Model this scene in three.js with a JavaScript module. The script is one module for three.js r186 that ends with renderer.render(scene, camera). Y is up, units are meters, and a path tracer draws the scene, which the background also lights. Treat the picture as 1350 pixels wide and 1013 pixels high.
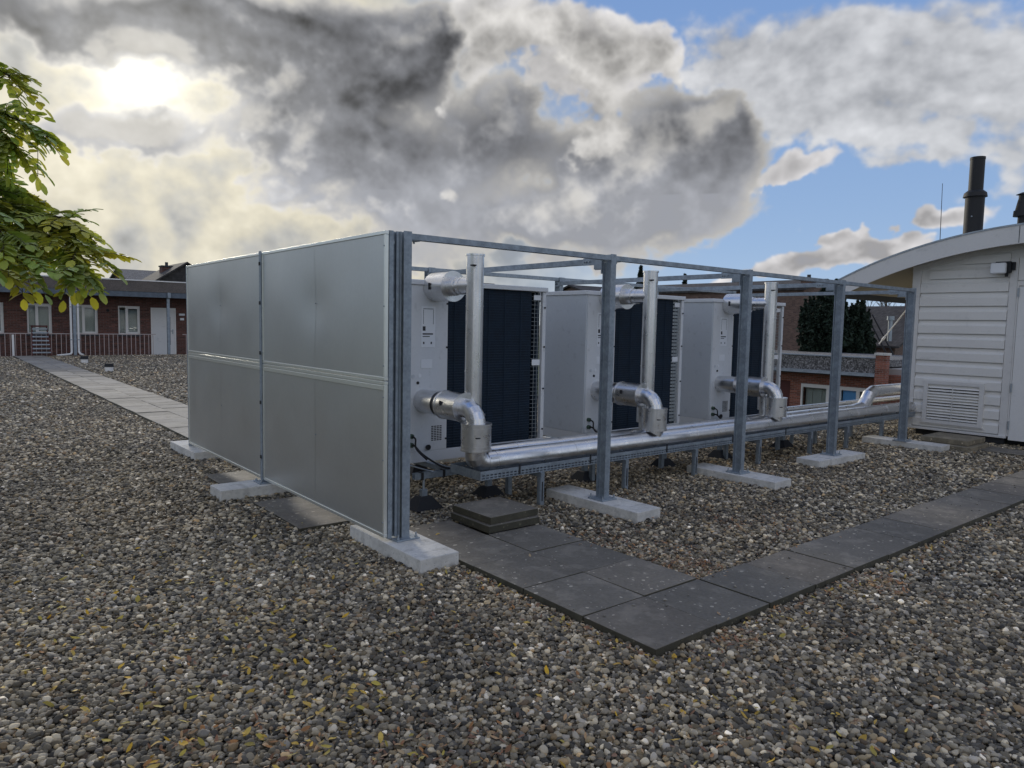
import * as THREE from 'three';
import { RoundedBoxGeometry } from 'three/addons/geometries/RoundedBoxGeometry.js';
import { mergeGeometries, mergeVertices } from 'three/addons/utils/BufferGeometryUtils.js';
import { ImprovedNoise } from 'three/addons/math/ImprovedNoise.js';

// ---------------------------------------------------------------- camera, sky, sun, exposure
const scene = new THREE.Scene();
const camera = new THREE.PerspectiveCamera(55.83, 1350 / 1013, 0.05, 900);
{
  const yaw = 0.68302, pitch = 0.08119, roll = 0.02023;
  const fw = new THREE.Vector3(Math.sin(yaw) * Math.cos(pitch), -Math.sin(pitch), -Math.cos(yaw) * Math.cos(pitch));
  const r = new THREE.Vector3(Math.cos(yaw), 0, Math.sin(yaw));
  const u = new THREE.Vector3().crossVectors(r, fw);
  camera.position.set(-2.6922, 1.5475, 2.1701);
  camera.up.copy(r.clone().multiplyScalar(-Math.sin(roll)).add(u.multiplyScalar(Math.cos(roll))));
  camera.lookAt(camera.position.clone().add(fw));
}
const SUN = new THREE.Vector3(0.2051, 0.2687, -0.9411).normalize();
const sun = new THREE.DirectionalLight(new THREE.Color(1.0, 0.93, 0.8), 1.5);
sun.position.copy(SUN).multiplyScalar(60);
sun.castShadow = true;
sun.shadow.radius = 22;
sun.shadow.mapSize.set(2048, 2048);
Object.assign(sun.shadow.camera, { left: -40, right: 40, top: 40, bottom: -40, near: 1, far: 160 });
scene.add(sun);
const EXPOSURE = 1.24;

let seed = 20231;
const rnd = () => { seed = (seed + 0x6D2B79F5) | 0; let t = Math.imul(seed ^ (seed >>> 15), 1 | seed); t = (t + Math.imul(t ^ (t >>> 7), 61 | t)) ^ t; return ((t ^ (t >>> 14)) >>> 0) / 4294967296; };
const rr = (a, b) => a + (b - a) * rnd();
const sst = (a, b, x) => { const t = Math.min(1, Math.max(0, (x - a) / (b - a))); return t * t * (3 - 2 * t); };
const lerp = (a, b, t) => a + (b - a) * t;
const PN = new ImprovedNoise();
const fbm = (x, y, z, o) => { let s = 0, a = 0.5; for (let i = 0; i < o; i++) { s += a * PN.noise(x, y, z); x *= 2.03; y *= 2.03; z *= 2.03; a *= 0.52; } return s; };

// clouds: [azimuth from -Z towards +X, elevation, half width, half height (degrees), weight]
const DARK = [[6.9,18.8,9.1,2.1,1.3],[15.4,19.1,5.4,1.7,1.0],[23.1,17.4,5.9,5.2,1.3],[27.5,19.8,5.3,3.2,1.2],[31.1,19.1,3.1,3.0,1.1],[26.4,12.0,5.0,3.2,1.2],[30.9,10.1,5.2,2.8,1.0],[37.3,13.6,4.1,3.2,1.1],[39.6,16.9,2.6,2.3,0.8],[36.8,8.1,6.5,1.6,0.8],[46.1,11.3,5.2,3.3,1.2],[51.2,13.6,4.5,3.7,1.4],[54.4,15.6,2.4,1.8,1.1],[49.1,8.2,6.3,1.8,1.1],[42.7,7.0,5.3,1.4,0.7],[54.0,11.4,2.2,2.1,0.8],[32.1,5.6,7.0,0.8,0.5],[44.0,5.0,7.1,0.6,0.5],[13.2,12.1,2.9,1.7,1.7],[8.9,12.5,2.0,1.4,1.1],[17.9,21.1,4.5,0.9,1.1],[6.6,7.5,1.7,0.9,0.3]];
const LIT = [[46.7,19.6,2.8,1.7,1.2],[49.8,19.5,1.6,1.3,1.0],[44.5,17.1,1.7,2.0,1.0],[46.0,14.5,1.6,1.8,0.9],[44.0,12.9,1.4,1.3,0.7],[35.7,19.6,1.3,2.5,1.0],[34.3,16.7,0.7,1.6,0.6],[39.5,20.4,4.1,1.5,1.0],[40.0,22.3,6.9,1.4,1.0],[34.7,10.3,0.8,0.8,0.8],[20.1,11.3,0.8,2.6,0.7],[24.2,8.1,2.8,0.5,0.6],[17.9,14.4,0.7,2.0,0.5],[51.8,18.4,0.9,1.0,0.7]];
const PUFF = [[63.7,5.0,3.7,0.9,1.3],[65.6,5.6,1.6,0.8,1.1],[63.6,6.7,1.0,0.5,1.2],[69.6,7.7,2.2,0.6,1.2],[68.0,7.4,1.0,0.5,1.0],[60.7,4.5,2.3,0.7,1.0],[53.5,7.5,0.5,0.3,0.9],[59.8,11.4,2.2,0.9,1.1],[57.8,10.7,1.6,0.6,0.6],[55.3,8.1,1.1,0.4,0.6],[66.9,6.3,1.4,0.4,0.8],[57.6,4.1,2.7,0.4,0.8],[45.8,20.1,3.4,2.2,1.1],[39.4,21.9,6.4,2.2,1.0],[34.8,22.2,3.4,1.4,0.6],[43.0,17.9,3.5,2.5,0.6],[49.8,19.5,2.0,1.5,0.8],[36.6,18.6,1.7,2.5,0.6],[44.9,14.8,3.5,3.2,0.5]];
const WISP = [[56.8,19.8,4.7,2.1,0.9],[61.0,18.0,7.5,2.8,1.1],[59.1,15.3,4.6,2.2,1.0],[64.6,15.3,6.2,1.9,1.0],[69.1,15.7,5.2,2.7,1.1],[71.4,18.0,3.7,3.0,1.1],[72.5,13.9,3.2,1.8,1.0],[65.4,12.5,2.6,0.9,1.0],[66.2,10.9,3.5,0.6,1.1],[68.8,11.8,0.8,1.0,1.1],[72.5,10.9,1.8,1.4,1.1],[72.9,8.8,1.8,1.0,0.8],[53.6,21.0,3.2,1.4,0.7],[37.2,20.3,6.9,3.4,0.7],[64.3,19.9,4.7,1.3,0.7],[62.3,13.3,3.0,1.0,0.7]];
const blobSum = (L, a, e) => { let s = 0; for (const b of L) { const x = (a - b[0]) / b[2], y = (e - b[1]) / b[3], d = x * x + y * y; if (d < 5) s += b[4] * Math.exp(-d * 0.9); } return s; };
{
  const W = 4096, H = 2048, data = new Float32Array(W * H * 4);
  const billow = (x, y, z) => {
    const w = PN.noise(x * 6 + 3, y * 6, z * 6), v = PN.noise(x * 6 + 40, y * 6, z * 6 + 9);
    return { w, v, f0: fbm(x * 8 + v * 0.3, y * 9, z * 8, 3), f1: fbm(x * 19 + 7 + w * 0.4, y * 21 + v * 0.4, z * 19, 5), bil: 0.42 - Math.abs(PN.noise(x * 12 + w * 0.5, y * 13, z * 12)) - 0.55 * Math.abs(PN.noise(x * 27, y * 29 + v * 0.5, z * 27)) - 0.3 * Math.abs(PN.noise(x * 58, y * 61, z * 58)) - 0.16 * Math.abs(PN.noise(x * 118, y * 122, z * 118)) };
  };
  const texel = (i, j, n) => {                                 // n texels a side share one sample, away from the camera's view
      const el = ((j + n / 2) / H - 0.5) * Math.PI, ed = el * 180 / Math.PI, ce = Math.cos(el), se = Math.sin(el);
      const th = ((i + n / 2) / W - 0.5) * 2 * Math.PI, dx = Math.cos(th) * ce, dz = Math.sin(th) * ce;
      const k = (j * W + i) * 4;
      if (ed < -3) { for (let q = 0; q < n; q++) for (let p = 0; p < n; p++) data.set([0.16, 0.16, 0.15, 1], k + (q * W + p) * 4); return; }
      const ad = Math.atan2(dx, -dz) * 180 / Math.PI;
      const cosS = dx * SUN.x + se * SUN.y + dz * SUN.z, ang = Math.acos(Math.min(1, cosS)) * 180 / Math.PI;
      const near = Math.exp(-ang / 16);                          // how close to the sun
      // clear air
      const t = Math.pow(Math.max(0, se), 0.5);
      let R = lerp(0.42, 0.055, t), G = lerp(0.59, 0.165, t), B = lerp(0.78, 0.5, t);
      const out = sst(36, 46, Math.max(Math.abs(ad - 39), (ed + 8) * 1.15));
      const gen = out > 0 ? fbm(dx * 2.1 + 11, se * 3.2 + 5, dz * 2.1, 5) : 0;
      const N = billow(dx, se, dz), f0 = N.f0, f1 = N.f1, bil = N.bil, f2 = fbm(dx * 52 + 3, se * 52, dz * 52, 3);
      // warm bright haze round the low sun
      const hz = Math.max(0, 1 - sst(22, 43, ang + 0.6 * Math.max(0, ed - 7)));
      const hv = 0.5 * f1 + 0.5 * f0 + 0.3 * bil, hazeL = 0.48 + 0.34 * near + 0.62 * hv + 0.1 * f2, hw = sst(-0.25, 0.25, hv + 0.3 * near);
      R = lerp(R, hazeL * lerp(0.95, 1.02, hw), hz); G = lerp(G, hazeL * lerp(0.955, 0.955, hw), hz); B = lerp(B, hazeL * lerp(0.94, 0.77, hw), hz);
      // low pale band near the horizon
      const hb = Math.exp(-Math.max(0, ed) / 2.4) * 0.5;
      R = lerp(R, 0.66, hb); G = lerp(G, 0.67, hb); B = lerp(B, 0.66, hb);
      // layout: shaped clouds in front, the same kinds of cloud strewn over the rest of the sky
      const wa = ad + N.w * 2.2 + f1 * 2.6, we = ed + N.v * 1.6 + f1 * 1.9;
      const st = fbm(dx * 16 + se * 8 + N.w * 0.6, se * 27 - dx * 6 + N.v * 0.6, dz * 16 + se * 6, 6);            // drawn-out high cloud
      const wisp = lerp(blobSum(WISP, wa, we), 0.75 + gen * 1.9, out) + 1.0 * st + 0.6 * f1 + 0.5 * f2;
      const puff = lerp(blobSum(PUFF, wa, we), 0.35 + gen * 2.2, out) + 0.5 * f1 + 0.5 * bil;
      const cumulus = (q, n, az, e) => lerp(blobSum(DARK, az + n.w * 2.2 + n.f1 * 2.6, e + n.v * 1.6 + n.f1 * 1.9), gen * 2.4 - 0.25, out) + 0.5 * n.f0 + 0.4 * n.f1 + 0.42 * n.bil;
      const dark = cumulus(0, N, ad, ed) + 0.12 * f2;
      const face = 0.24 * sst(50, 120, ang);     // clouds opposite the sun show their lit side
      // thin high cloud
      let a = sst(0.3, 1.2, wisp - 0.10 * (1 - out)) * 0.9;
      let L = 0.54 + face + 0.25 * near + 0.28 * st + 0.22 * f1 + 0.16 * f2 + 0.12 * bil;
      R = lerp(R, L * lerp(0.98, 1.05, near), a); G = lerp(G, L * 0.985, a); B = lerp(B, L * lerp(1.0, 0.9, near), a);
      // white billows
      a = sst(0.4, 0.66, puff + 0.15 * f2);
      L = 0.6 + face + 0.28 * near - 0.22 * sst(0.6, 1.5, puff) + 0.4 * bil + 0.25 * f1;
      R = lerp(R, L * 1.0, a); G = lerp(G, L * 0.98, a); B = lerp(B, L * lerp(1.0, 0.86, near), a);
      // heavy grey cumulus, brighter where it thins out towards the sun
      a = sst(0.33, 0.62, dark);
      const core = sst(0.34, 1.15, dark); let rim = 0;
      if (a > 0.02 && out < 1) { const c = 0.035, ux = SUN.x - dx * cosS, uy = SUN.y - se * cosS, uz = SUN.z - dz * cosS, ul = Math.hypot(ux, uy, uz) || 1; const x = dx + c * ux / ul, y = se + c * uy / ul + 0.012, z = dz + c * uz / ul; rim = dark - cumulus(1, billow(x, y, z), Math.atan2(x, -z) * 180 / Math.PI, Math.asin(Math.max(-1, Math.min(1, y))) * 180 / Math.PI); }
      const lum = lerp(0.34, 0.165, sst(9.3, 14.5, ed)) + face + 0.05 * near + 0.12 * f0 + 0.13 * f1 + 0.10 * bil + 0.06 * f2 + 0.25 * sst(0.05, 0.95, rim) - 0.05 * sst(0.0, 0.7, -rim) * sst(9, 13, ed);
      L = lerp(0.56 + 0.42 * near, lum, Math.pow(core, 0.5));
      const cw = Math.max(1 - core, 0.8 * sst(0.1, 0.9, rim));
      R = lerp(R, L * lerp(0.955, 1.02, cw), a); G = lerp(G, L * lerp(0.985, 0.985, cw), a); B = lerp(B, L * lerp(1.08, 0.92, cw), a);
      // sunlit billows in front of the grey
      const lit = (out < 1 ? blobSum(LIT, wa, we) * (1 - out) : 0) + 0.5 * bil + 0.5 * f1, la = sst(0.45, 0.95, lit + 0.15 * f2) * (1 - out) * 0.88, ll = 0.5 + 0.3 * near + 0.5 * bil + 0.35 * f1;
      R = lerp(R, ll * 1.01, la); G = lerp(G, ll * 0.985, la); B = lerp(B, ll * 0.95, la);
      // light of the veiled sun itself
      const sx = (ad - 12.3) * 0.62, sy = ed - 15.7, sd = sx * sx + sy * sy, veil = (1 - 0.85 * a * core) * (0.85 + 0.8 * bil + 0.6 * f1);
      const g = 7.0 * Math.exp(-sd / 0.5) * veil + 0.45 * Math.exp(-sd / 4.5) * veil + 0.12 * Math.exp(-sd / 30) + 0.08 * Math.exp(-ang / 9);
      const K = 0.84, px = [Math.max(0.02, R + g) * K, Math.max(0.02, G + g * 0.95) * K, Math.max(0.02, B + g * 0.8) * K, 1];
      for (let q = 0; q < n; q++) for (let p = 0; p < n; p++) data.set(px, k + (q * W + p) * 4);
  };
  const col = az => Math.round((((az - 90) / 360 + 0.5) * W) / 2) * 2, i0 = col(-4), i1 = col(84), j0 = 1010, j1 = 1024 + 380;
  for (let j = 0; j < H; j += 2) for (let i = 0; i < W; i += 2) {
    if (i >= i0 && i < i1 && j >= j0 && j < j1) { texel(i, j, 1); texel(i + 1, j, 1); texel(i, j + 1, 1); texel(i + 1, j + 1, 1); } else texel(i, j, 2);
  }
  const tex = new THREE.DataTexture(data, W, H, THREE.RGBAFormat, THREE.FloatType);
  tex.mapping = THREE.EquirectangularReflectionMapping;
  tex.magFilter = THREE.LinearFilter; tex.minFilter = THREE.LinearFilter; tex.needsUpdate = true;
  scene.background = tex; scene.environment = tex;
}

// ---------------------------------------------------------------- helpers
const names = new Map();
const numbered = n => { const c = names.get(n) || 0; names.set(n, c + 1); return c ? `${n}_${String(c).padStart(3, '0')}` : n; };
const V = (x, y, z) => new THREE.Vector3(x, y, z);
const lin = (r, g, b) => new THREE.Color().setRGB(r, g, b);
function uvMetres(g) {                                    // texture coordinates in metres on the dominant face
  const p = g.attributes.position, n = g.attributes.normal, uv = new Float32Array(p.count * 2);
  for (let i = 0; i < p.count; i++) {
    const ax = Math.abs(n.getX(i)), ay = Math.abs(n.getY(i)), az = Math.abs(n.getZ(i));
    const x = p.getX(i), y = p.getY(i), z = p.getZ(i);
    if (ay >= ax && ay >= az) { uv[2 * i] = x; uv[2 * i + 1] = z; } else if (ax >= az) { uv[2 * i] = z; uv[2 * i + 1] = y; } else { uv[2 * i] = x; uv[2 * i + 1] = y; }
  }
  g.setAttribute('uv', new THREE.BufferAttribute(uv, 2));
  return g;
}
const flat = g => { const q = g.index ? g.toNonIndexed() : g; for (const k of Object.keys(q.attributes)) if (!['position', 'normal', 'uv', 'color'].includes(k)) q.deleteAttribute(k); return q; };
function join(gs) { gs = [].concat(gs).map(flat); return gs.length > 1 ? mergeGeometries(gs) : gs[0]; }
// box from its two corners
function bx(x0, x1, y0, y1, z0, z1, r = 0) {
  const w = Math.abs(x1 - x0), h = Math.abs(y1 - y0), d = Math.abs(z1 - z0);
  const g = r ? new RoundedBoxGeometry(w, h, d, 2, Math.min(r, w / 2.01, h / 2.01, d / 2.01)) : new THREE.BoxGeometry(w, h, d);
  g.translate((x0 + x1) / 2, (y0 + y1) / 2, (z0 + z1) / 2);
  return uvMetres(g);
}
function rod(a, b, r, seg = 10, r2 = r, caps = true) {
  const d = b.clone().sub(a), L = d.length(), g = new THREE.CylinderGeometry(r2, r, L, seg, 1, !caps);
  g.applyQuaternion(new THREE.Quaternion().setFromUnitVectors(V(0, 1, 0), d.normalize())); g.translate((a.x + b.x) / 2, (a.y + b.y) / 2, (a.z + b.z) / 2);
  return g;
}
const tube = (pts, r, seg = 40, rs = 12, tension = 0.5) => new THREE.TubeGeometry(new THREE.CatmullRomCurve3(pts, false, 'catmullrom', tension), seg, r, rs, false);
function mesh(name, gs, mat, parent = scene, data) {
  const m = new THREE.Mesh(join(gs), mat);
  m.name = parent === scene ? numbered(name) : name; m.castShadow = m.receiveShadow = true;
  if (data) Object.assign(m.userData, data);
  parent.add(m); return m;
}
function thing(name, label, category, group, pos = [0, 0, 0], turn = 0) {
  const o = new THREE.Group(); o.name = numbered(name); o.position.set(...pos); o.rotation.y = turn;
  o.userData = { label, category }; if (group) o.userData.group = group;
  scene.add(o); return o;
}
function one(name, label, category, group, gs, mat) { const m = mesh(name, gs, mat); m.userData = { label, category }; if (group) m.userData.group = group; return m; }
function struct(name, gs, mat) { const m = mesh(name, gs, mat); m.userData.kind = 'structure'; return m; }
function copy(o, pos, label, turn = 0) { const c = o.clone(); c.name = numbered(o.name.replace(/_\d{3}$/, '')); c.position.set(...pos); c.rotation.y = turn; c.userData = { ...o.userData, label }; scene.add(c); return c; }

// ---------------------------------------------------------------- procedural textures (tileable)
const hash = (x, y, s) => { let h = Math.imul(x, 374761393) + Math.imul(y, 668265263) + Math.imul(s, 1274126177) | 0; h = Math.imul(h ^ (h >>> 13), 1274126177); return ((h ^ (h >>> 16)) >>> 0) / 4294967296; };
function vn(x, y, p, s) { const xi = Math.floor(x), yi = Math.floor(y), fx = x - xi, fy = y - yi, u = fx * fx * (3 - 2 * fx), v = fy * fy * (3 - 2 * fy), m = n => ((n % p) + p) % p; const a = hash(m(xi), m(yi), s), b = hash(m(xi + 1), m(yi), s), c = hash(m(xi), m(yi + 1), s), d = hash(m(xi + 1), m(yi + 1), s); return lerp(lerp(a, b, u), lerp(c, d, u), v); }
function pf(u, v, p, o, s) { let t = 0, a = 0.5, n = 0; for (let i = 0; i < o; i++) { t += a * vn(u * p, v * p, p, s + i); n += a; a *= 0.55; p *= 2; } return t / n; }   // 0..1
function texture(n, metres, fn, colour = true) {
  const d = new Uint8Array(n * n * 4);
  for (let j = 0; j < n; j++) for (let i = 0; i < n; i++) {
    const c = fn((i + 0.5) / n, (j + 0.5) / n), k = (j * n + i) * 4;
    for (let q = 0; q < 3; q++) { let x = Math.min(1, Math.max(0, Array.isArray(c) ? c[q] : c)); if (colour) x = x <= 0.0031308 ? 12.92 * x : 1.055 * Math.pow(x, 1 / 2.4) - 0.055; d[k + q] = Math.round(x * 255); }
    d[k + 3] = 255;
  }
  const t = new THREE.DataTexture(d, n, n, THREE.RGBAFormat); t.wrapS = t.wrapT = THREE.RepeatWrapping; t.magFilter = THREE.LinearFilter; t.minFilter = THREE.LinearMipmapLinearFilter; t.generateMipmaps = true;
  t.repeat.set(1 / metres, 1 / metres); if (colour) t.colorSpace = THREE.SRGBColorSpace; t.needsUpdate = true; return t;
}
const std = o => new THREE.MeshStandardMaterial(o);
const T = {};
T.concrete = texture(512, 1.3, (u, v) => { const a = pf(u, v, 5, 5, 3), b = pf(u, v, 60, 3, 9), pit = pf(u, v, 90, 2, 21) > 0.8 ? 0.75 : 1; const c = pf(u, v, 14, 4, 33), k = (0.36 + 0.26 * a + 0.16 * b - 0.16 * sst(0.55, 0.85, c)) * pit; return [k * 1.03, k, k * 0.92]; });
T.concreteBump = texture(512, 1.3, (u, v) => 0.6 * pf(u, v, 60, 3, 9) + 0.4 * (pf(u, v, 90, 2, 21) > 0.8 ? 0 : 1), false);
const spots = Array.from({ length: 330 }, (_, i) => [hash(i, 1, 5), hash(i, 2, 5), 0.0018 + 0.0046 * Math.pow(hash(i, 3, 5), 2.5), 0.5 + hash(i, 4, 5)]);
T.slab = texture(1024, 1.7, (u, v) => {
  const a = pf(u, v, 4, 5, 41), b = pf(u, v, 120, 2, 47), c = pf(u, v, 18, 4, 49); let k = 0.075 + 0.075 * a + 0.05 * b + 0.05 * sst(0.5, 0.75, c);
  let w = 0; for (const s of spots) { const x = (u - s[0]) * s[3], y = v - s[1]; if (Math.abs(y) < 0.008 && Math.abs(x) < 0.012 && x * x + y * y < s[2] * s[2] * (0.6 + 0.8 * b)) w = 1; }
  k *= 1.02; if (w) k = 0.4; return [k * 1.12, k, k * 0.8];
});
T.slabPale = texture(512, 1.7, (u, v) => { const a = pf(u, v, 4, 5, 61), b = pf(u, v, 80, 3, 67), c = pf(u, v, 11, 4, 68); const k = 0.17 + 0.13 * a + 0.1 * b - 0.08 * sst(0.5, 0.8, c); return [k * 1.08, k, k * 0.86]; });
T.slabBump = texture(512, 0.5, (u, v) => pf(u, v, 70, 3, 47), false);
T.galv = texture(512, 0.55, (u, v) => { const a = pf(u, v, 9, 4, 71), b = pf(u, v, 34, 3, 77), c = pf(u, v, 3, 3, 79); const k = 0.33 + 0.16 * (a - 0.5) + 0.13 * (b - 0.5) + 0.12 * (c - 0.5); return [k * 0.87, k, k * 1.12]; });
T.galvRough = texture(256, 0.55, (u, v) => 0.45 + 0.25 * pf(u, v, 14, 4, 81), false);
T.sheet = texture(512, 2.1, (u, v) => { const a = pf(u, v, 3, 4, 91), b = pf(u, v, 90, 2, 97), s = pf(u * 0.999, v, 7, 2, 99); const k = 0.53 + 0.05 * (a - 0.5) + 0.025 * (b - 0.5) + 0.03 * (s - 0.5); return [k * 0.985, k, k * 0.955]; });
T.sheetRough = texture(512, 1.7, (u, v) => 0.33 + 0.08 * pf(u, v, 6, 3, 103), false);
T.alu = texture(512, 0.8, (u, v) => { const a = pf(u, v, 6, 4, 111), b = pf(u, v, 50, 3, 113); const k = 0.70 + 0.12 * (a - 0.5) + 0.1 * (b - 0.5); return [k, k, k * 1.0]; });
T.aluRough = texture(256, 0.5, (u, v) => 0.2 + 0.22 * pf(u, v, 7, 4, 117), false);
T.paint = texture(512, 1.6, (u, v) => { const a = pf(u, v, 4, 5, 121), b = pf(u, v, 70, 2, 123), s = sst(0.62, 0.9, pf(u, v, 22, 4, 127)); const k = 0.70 + 0.07 * (a - 0.5) + 0.03 * (b - 0.5) - 0.08 * s; return [k * 1.02, k, k * 0.95]; });
T.unit = texture(512, 1.6, (u, v) => { const a = pf(u, v, 3, 5, 131), b = pf(u, v, 70, 2, 133), s = sst(0.66, 0.9, pf(u, v, 30, 3, 137)); const k = 0.66 + 0.06 * (a - 0.5) + 0.03 * (b - 0.5) - 0.09 * s; return [k * 0.97, k, k * 1.02]; });
T.coil = texture(512, 0.4, (u, v) => { const f = 0.5 + 0.5 * Math.sin(u * Math.PI * 2 * 100), a = pf(u, v, 6, 4, 141), b = pf(u, v, 60, 2, 143); const k = (0.5 + 0.7 * f) * (0.6 + 0.8 * a) * (0.7 + 0.6 * b); return [0.003 * k, 0.016 * k, 0.035 * k]; });
const brickTex = (s, base, mortar, dark) => texture(512, 1.04, (u, v) => {      // 16 courses of 65 mm, bricks of 208 mm
  const row = Math.floor(v * 16), x = u * 5 + (row % 2) * 0.5, bi = ((Math.floor(x) % 5) + 5) % 5, fx = x - Math.floor(x), fy = v * 16 - row; const n = pf(u, v, 40, 3, s);
  if (fx < 0.055 || fy < 0.16) return mortar.map(c => c * (0.75 + 0.5 * n));
  const h = hash(bi, row, s), k = (0.65 + 0.6 * h) * (0.7 + 0.6 * n); return base.map((c, i) => lerp(c, dark[i], hash(bi, row, s + 7) > 0.75 ? 0.6 : 0.1) * k);
});
T.brickBrown = brickTex(151, [0.15, 0.062, 0.046], [0.13, 0.115, 0.1], [0.075, 0.04, 0.035]);
T.brickRed = brickTex(161, [0.30, 0.105, 0.065], [0.26, 0.22, 0.19], [0.19, 0.07, 0.05]);
T.brickGrey = brickTex(171, [0.17, 0.105, 0.08], [0.16, 0.13, 0.11], [0.11, 0.07, 0.06]);
T.chips = texture(512, 1.2, (u, v) => { const a = pf(u, v, 70, 2, 181), b = pf(u, v, 5, 4, 183), h = hash(Math.floor(u * 128), Math.floor(v * 128), 4); const k = 0.05 + 0.10 * a * (0.5 + b) + 0.05 * h; return [k * 1.1, k * 0.95, k * 0.85]; });
T.chipsGrey = texture(512, 3.0, (u, v) => { const a = pf(u, v, 50, 2, 191), h = hash(Math.floor(u * 90), Math.floor(v * 90), 9); const k = 0.04 + 0.2 * Math.pow(a, 2) + 0.26 * Math.pow(h, 4); return [k * 1.03, k, k * 0.97]; });
T.tiles = texture(256, 3.2, (u, v) => { const row = Math.floor(v * 16), fy = v * 16 - row, n = pf(u, v, 20, 3, 201), h = hash(Math.floor(u * 18 + (row % 2) * 0.5) % 18, row, 31); const k = (0.03 + 0.03 * h) * (0.7 + 0.6 * n) * (fy < 0.15 ? 0.6 : 1); return [k * 1.1, k, k * 0.97]; });
T.bed = texture(1024, 1.1, (u, v) => { const a = pf(u, v, 42, 3, 211), b = pf(u, v, 90, 2, 213), c = pf(u, v, 6, 4, 217), h = hash(Math.floor(u * 46), Math.floor(v * 46), 3); const k = 0.035 + 0.17 * Math.pow(a, 1.6) * (0.6 + 0.8 * b) + 0.10 * Math.pow(h, 6) + 0.03 * (c - 0.5); return [k * 1.05, k, k * 0.9]; });
T.bedBump = texture(1024, 1.1, (u, v) => pf(u, v, 42, 3, 211), false);
T.grass = texture(256, 6, (u, v) => { const a = pf(u, v, 8, 5, 221); return [0.05 + 0.05 * a, 0.075 + 0.06 * a, 0.03 + 0.02 * a]; });
const M = {
  concrete: std({ map: T.concrete, bumpMap: T.concreteBump, bumpScale: 0.0025, roughness: 0.95 }),
  slab: [0, 1, 2, 3].map(i => std({ map: T.slab, bumpMap: T.slabBump, bumpScale: 0.0014, roughness: 0.82, vertexColors: true, color: lin(...[[1, 1, 1], [0.86, 0.87, 0.88], [1.12, 1.1, 1.08], [0.95, 0.93, 0.92]][i]) })),
  slabPale: [0, 1, 2].map(i => std({ map: T.slabPale, bumpMap: T.slabBump, bumpScale: 0.0014, roughness: 0.9, vertexColors: true, color: lin(...[[1, 1, 1], [0.82, 0.82, 0.81], [1.1, 1.09, 1.06]][i]) })),
  galv: std({ map: T.galv, roughnessMap: T.galvRough, roughness: 1, metalness: 0.62 }),
  zinc: std({ map: T.galv, roughness: 0.5, metalness: 0.5, color: lin(1.15, 1.12, 1.08) }),
  sheet: std({ map: T.sheet, roughnessMap: T.sheetRough, roughness: 1, metalness: 0.72 }),
  trim: std({ map: T.sheet, roughness: 0.34, metalness: 0.75, color: lin(1.45, 1.45, 1.4) }),
  alu: std({ map: T.alu, roughnessMap: T.aluRough, roughness: 1, metalness: 1 }),
  unit: std({ map: T.unit, roughness: 0.5 }), unitGrey: std({ map: T.unit, roughness: 0.5, color: lin(0.8, 0.83, 0.86) }),
  coil: std({ map: T.coil, roughness: 0.8, metalness: 0 }),
  wire: std({ color: lin(0.3, 0.33, 0.34), roughness: 0.5, metalness: 0.3 }), wireDark: std({ color: lin(0.005, 0.022, 0.046), roughness: 0.7 }),
  black: std({ color: lin(0.012, 0.012, 0.013), roughness: 0.65 }), rubber: std({ color: lin(0.016, 0.018, 0.022), roughness: 0.8 }),
  dark: std({ color: lin(0.02, 0.021, 0.024), roughness: 0.8 }),
  label: std({ color: lin(0.74, 0.76, 0.78), roughness: 0.4 }), ink: std({ color: lin(0.03, 0.03, 0.035), roughness: 0.6 }),
  green: std({ color: lin(0.05, 0.09, 0.06), roughness: 0.6 }),
  siding: std({ map: T.paint, roughness: 0.55 }), door: std({ map: T.paint, roughness: 0.5, color: lin(1.02, 1.03, 1.05) }), fascia: std({ map: T.paint, roughness: 0.55, color: lin(0.92, 0.92, 0.93) }),
  seal: std({ color: lin(0.045, 0.05, 0.055), roughness: 0.7 }), soffit: std({ color: lin(0.34, 0.30, 0.22), roughness: 0.8 }),
  brickBrown: std({ map: T.brickBrown, roughness: 0.9 }), brickRed: std({ map: T.brickRed, roughness: 0.9 }), brickGrey: std({ map: T.brickGrey, roughness: 0.9 }),
  chips: std({ map: T.chips, roughness: 0.95 }), chipsGrey: std({ map: T.chipsGrey, roughness: 0.95 }), tiles: std({ map: T.tiles, roughness: 0.85 }),
  upvc: std({ map: T.paint, roughness: 0.4, color: lin(1.1, 1.1, 1.1) }), beamBlue: std({ map: T.galv, roughness: 0.6, color: lin(0.35, 0.38, 0.42) }),
  glass: new THREE.MeshPhysicalMaterial({ color: lin(0.9, 0.94, 0.94), roughness: 0.03, transmission: 1, thickness: 0, ior: 1.5 }),
  curtain: std({ color: lin(0.42, 0.42, 0.38), roughness: 0.95 }), blind: std({ color: lin(0.4, 0.43, 0.44), roughness: 0.8 }), room: std({ color: lin(0.42, 0.4, 0.37), roughness: 0.9 }), blue: std({ color: lin(0.16, 0.42, 0.8), roughness: 0.7 }),
  railing: std({ color: lin(0.46, 0.38, 0.35), roughness: 0.6 }), redBrown: std({ color: lin(0.1, 0.03, 0.025), roughness: 0.7 }),
  bed: std({ map: T.bed, bumpMap: T.bedBump, bumpScale: 0.012, roughness: 0.95 }), grass: std({ map: T.grass, roughness: 1 }),
  bark: std({ color: lin(0.075, 0.058, 0.042), roughness: 0.95 }),
  wood: std({ map: T.slab, roughness: 0.9, color: lin(1.25, 1.2, 1.05) }),
};
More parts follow.
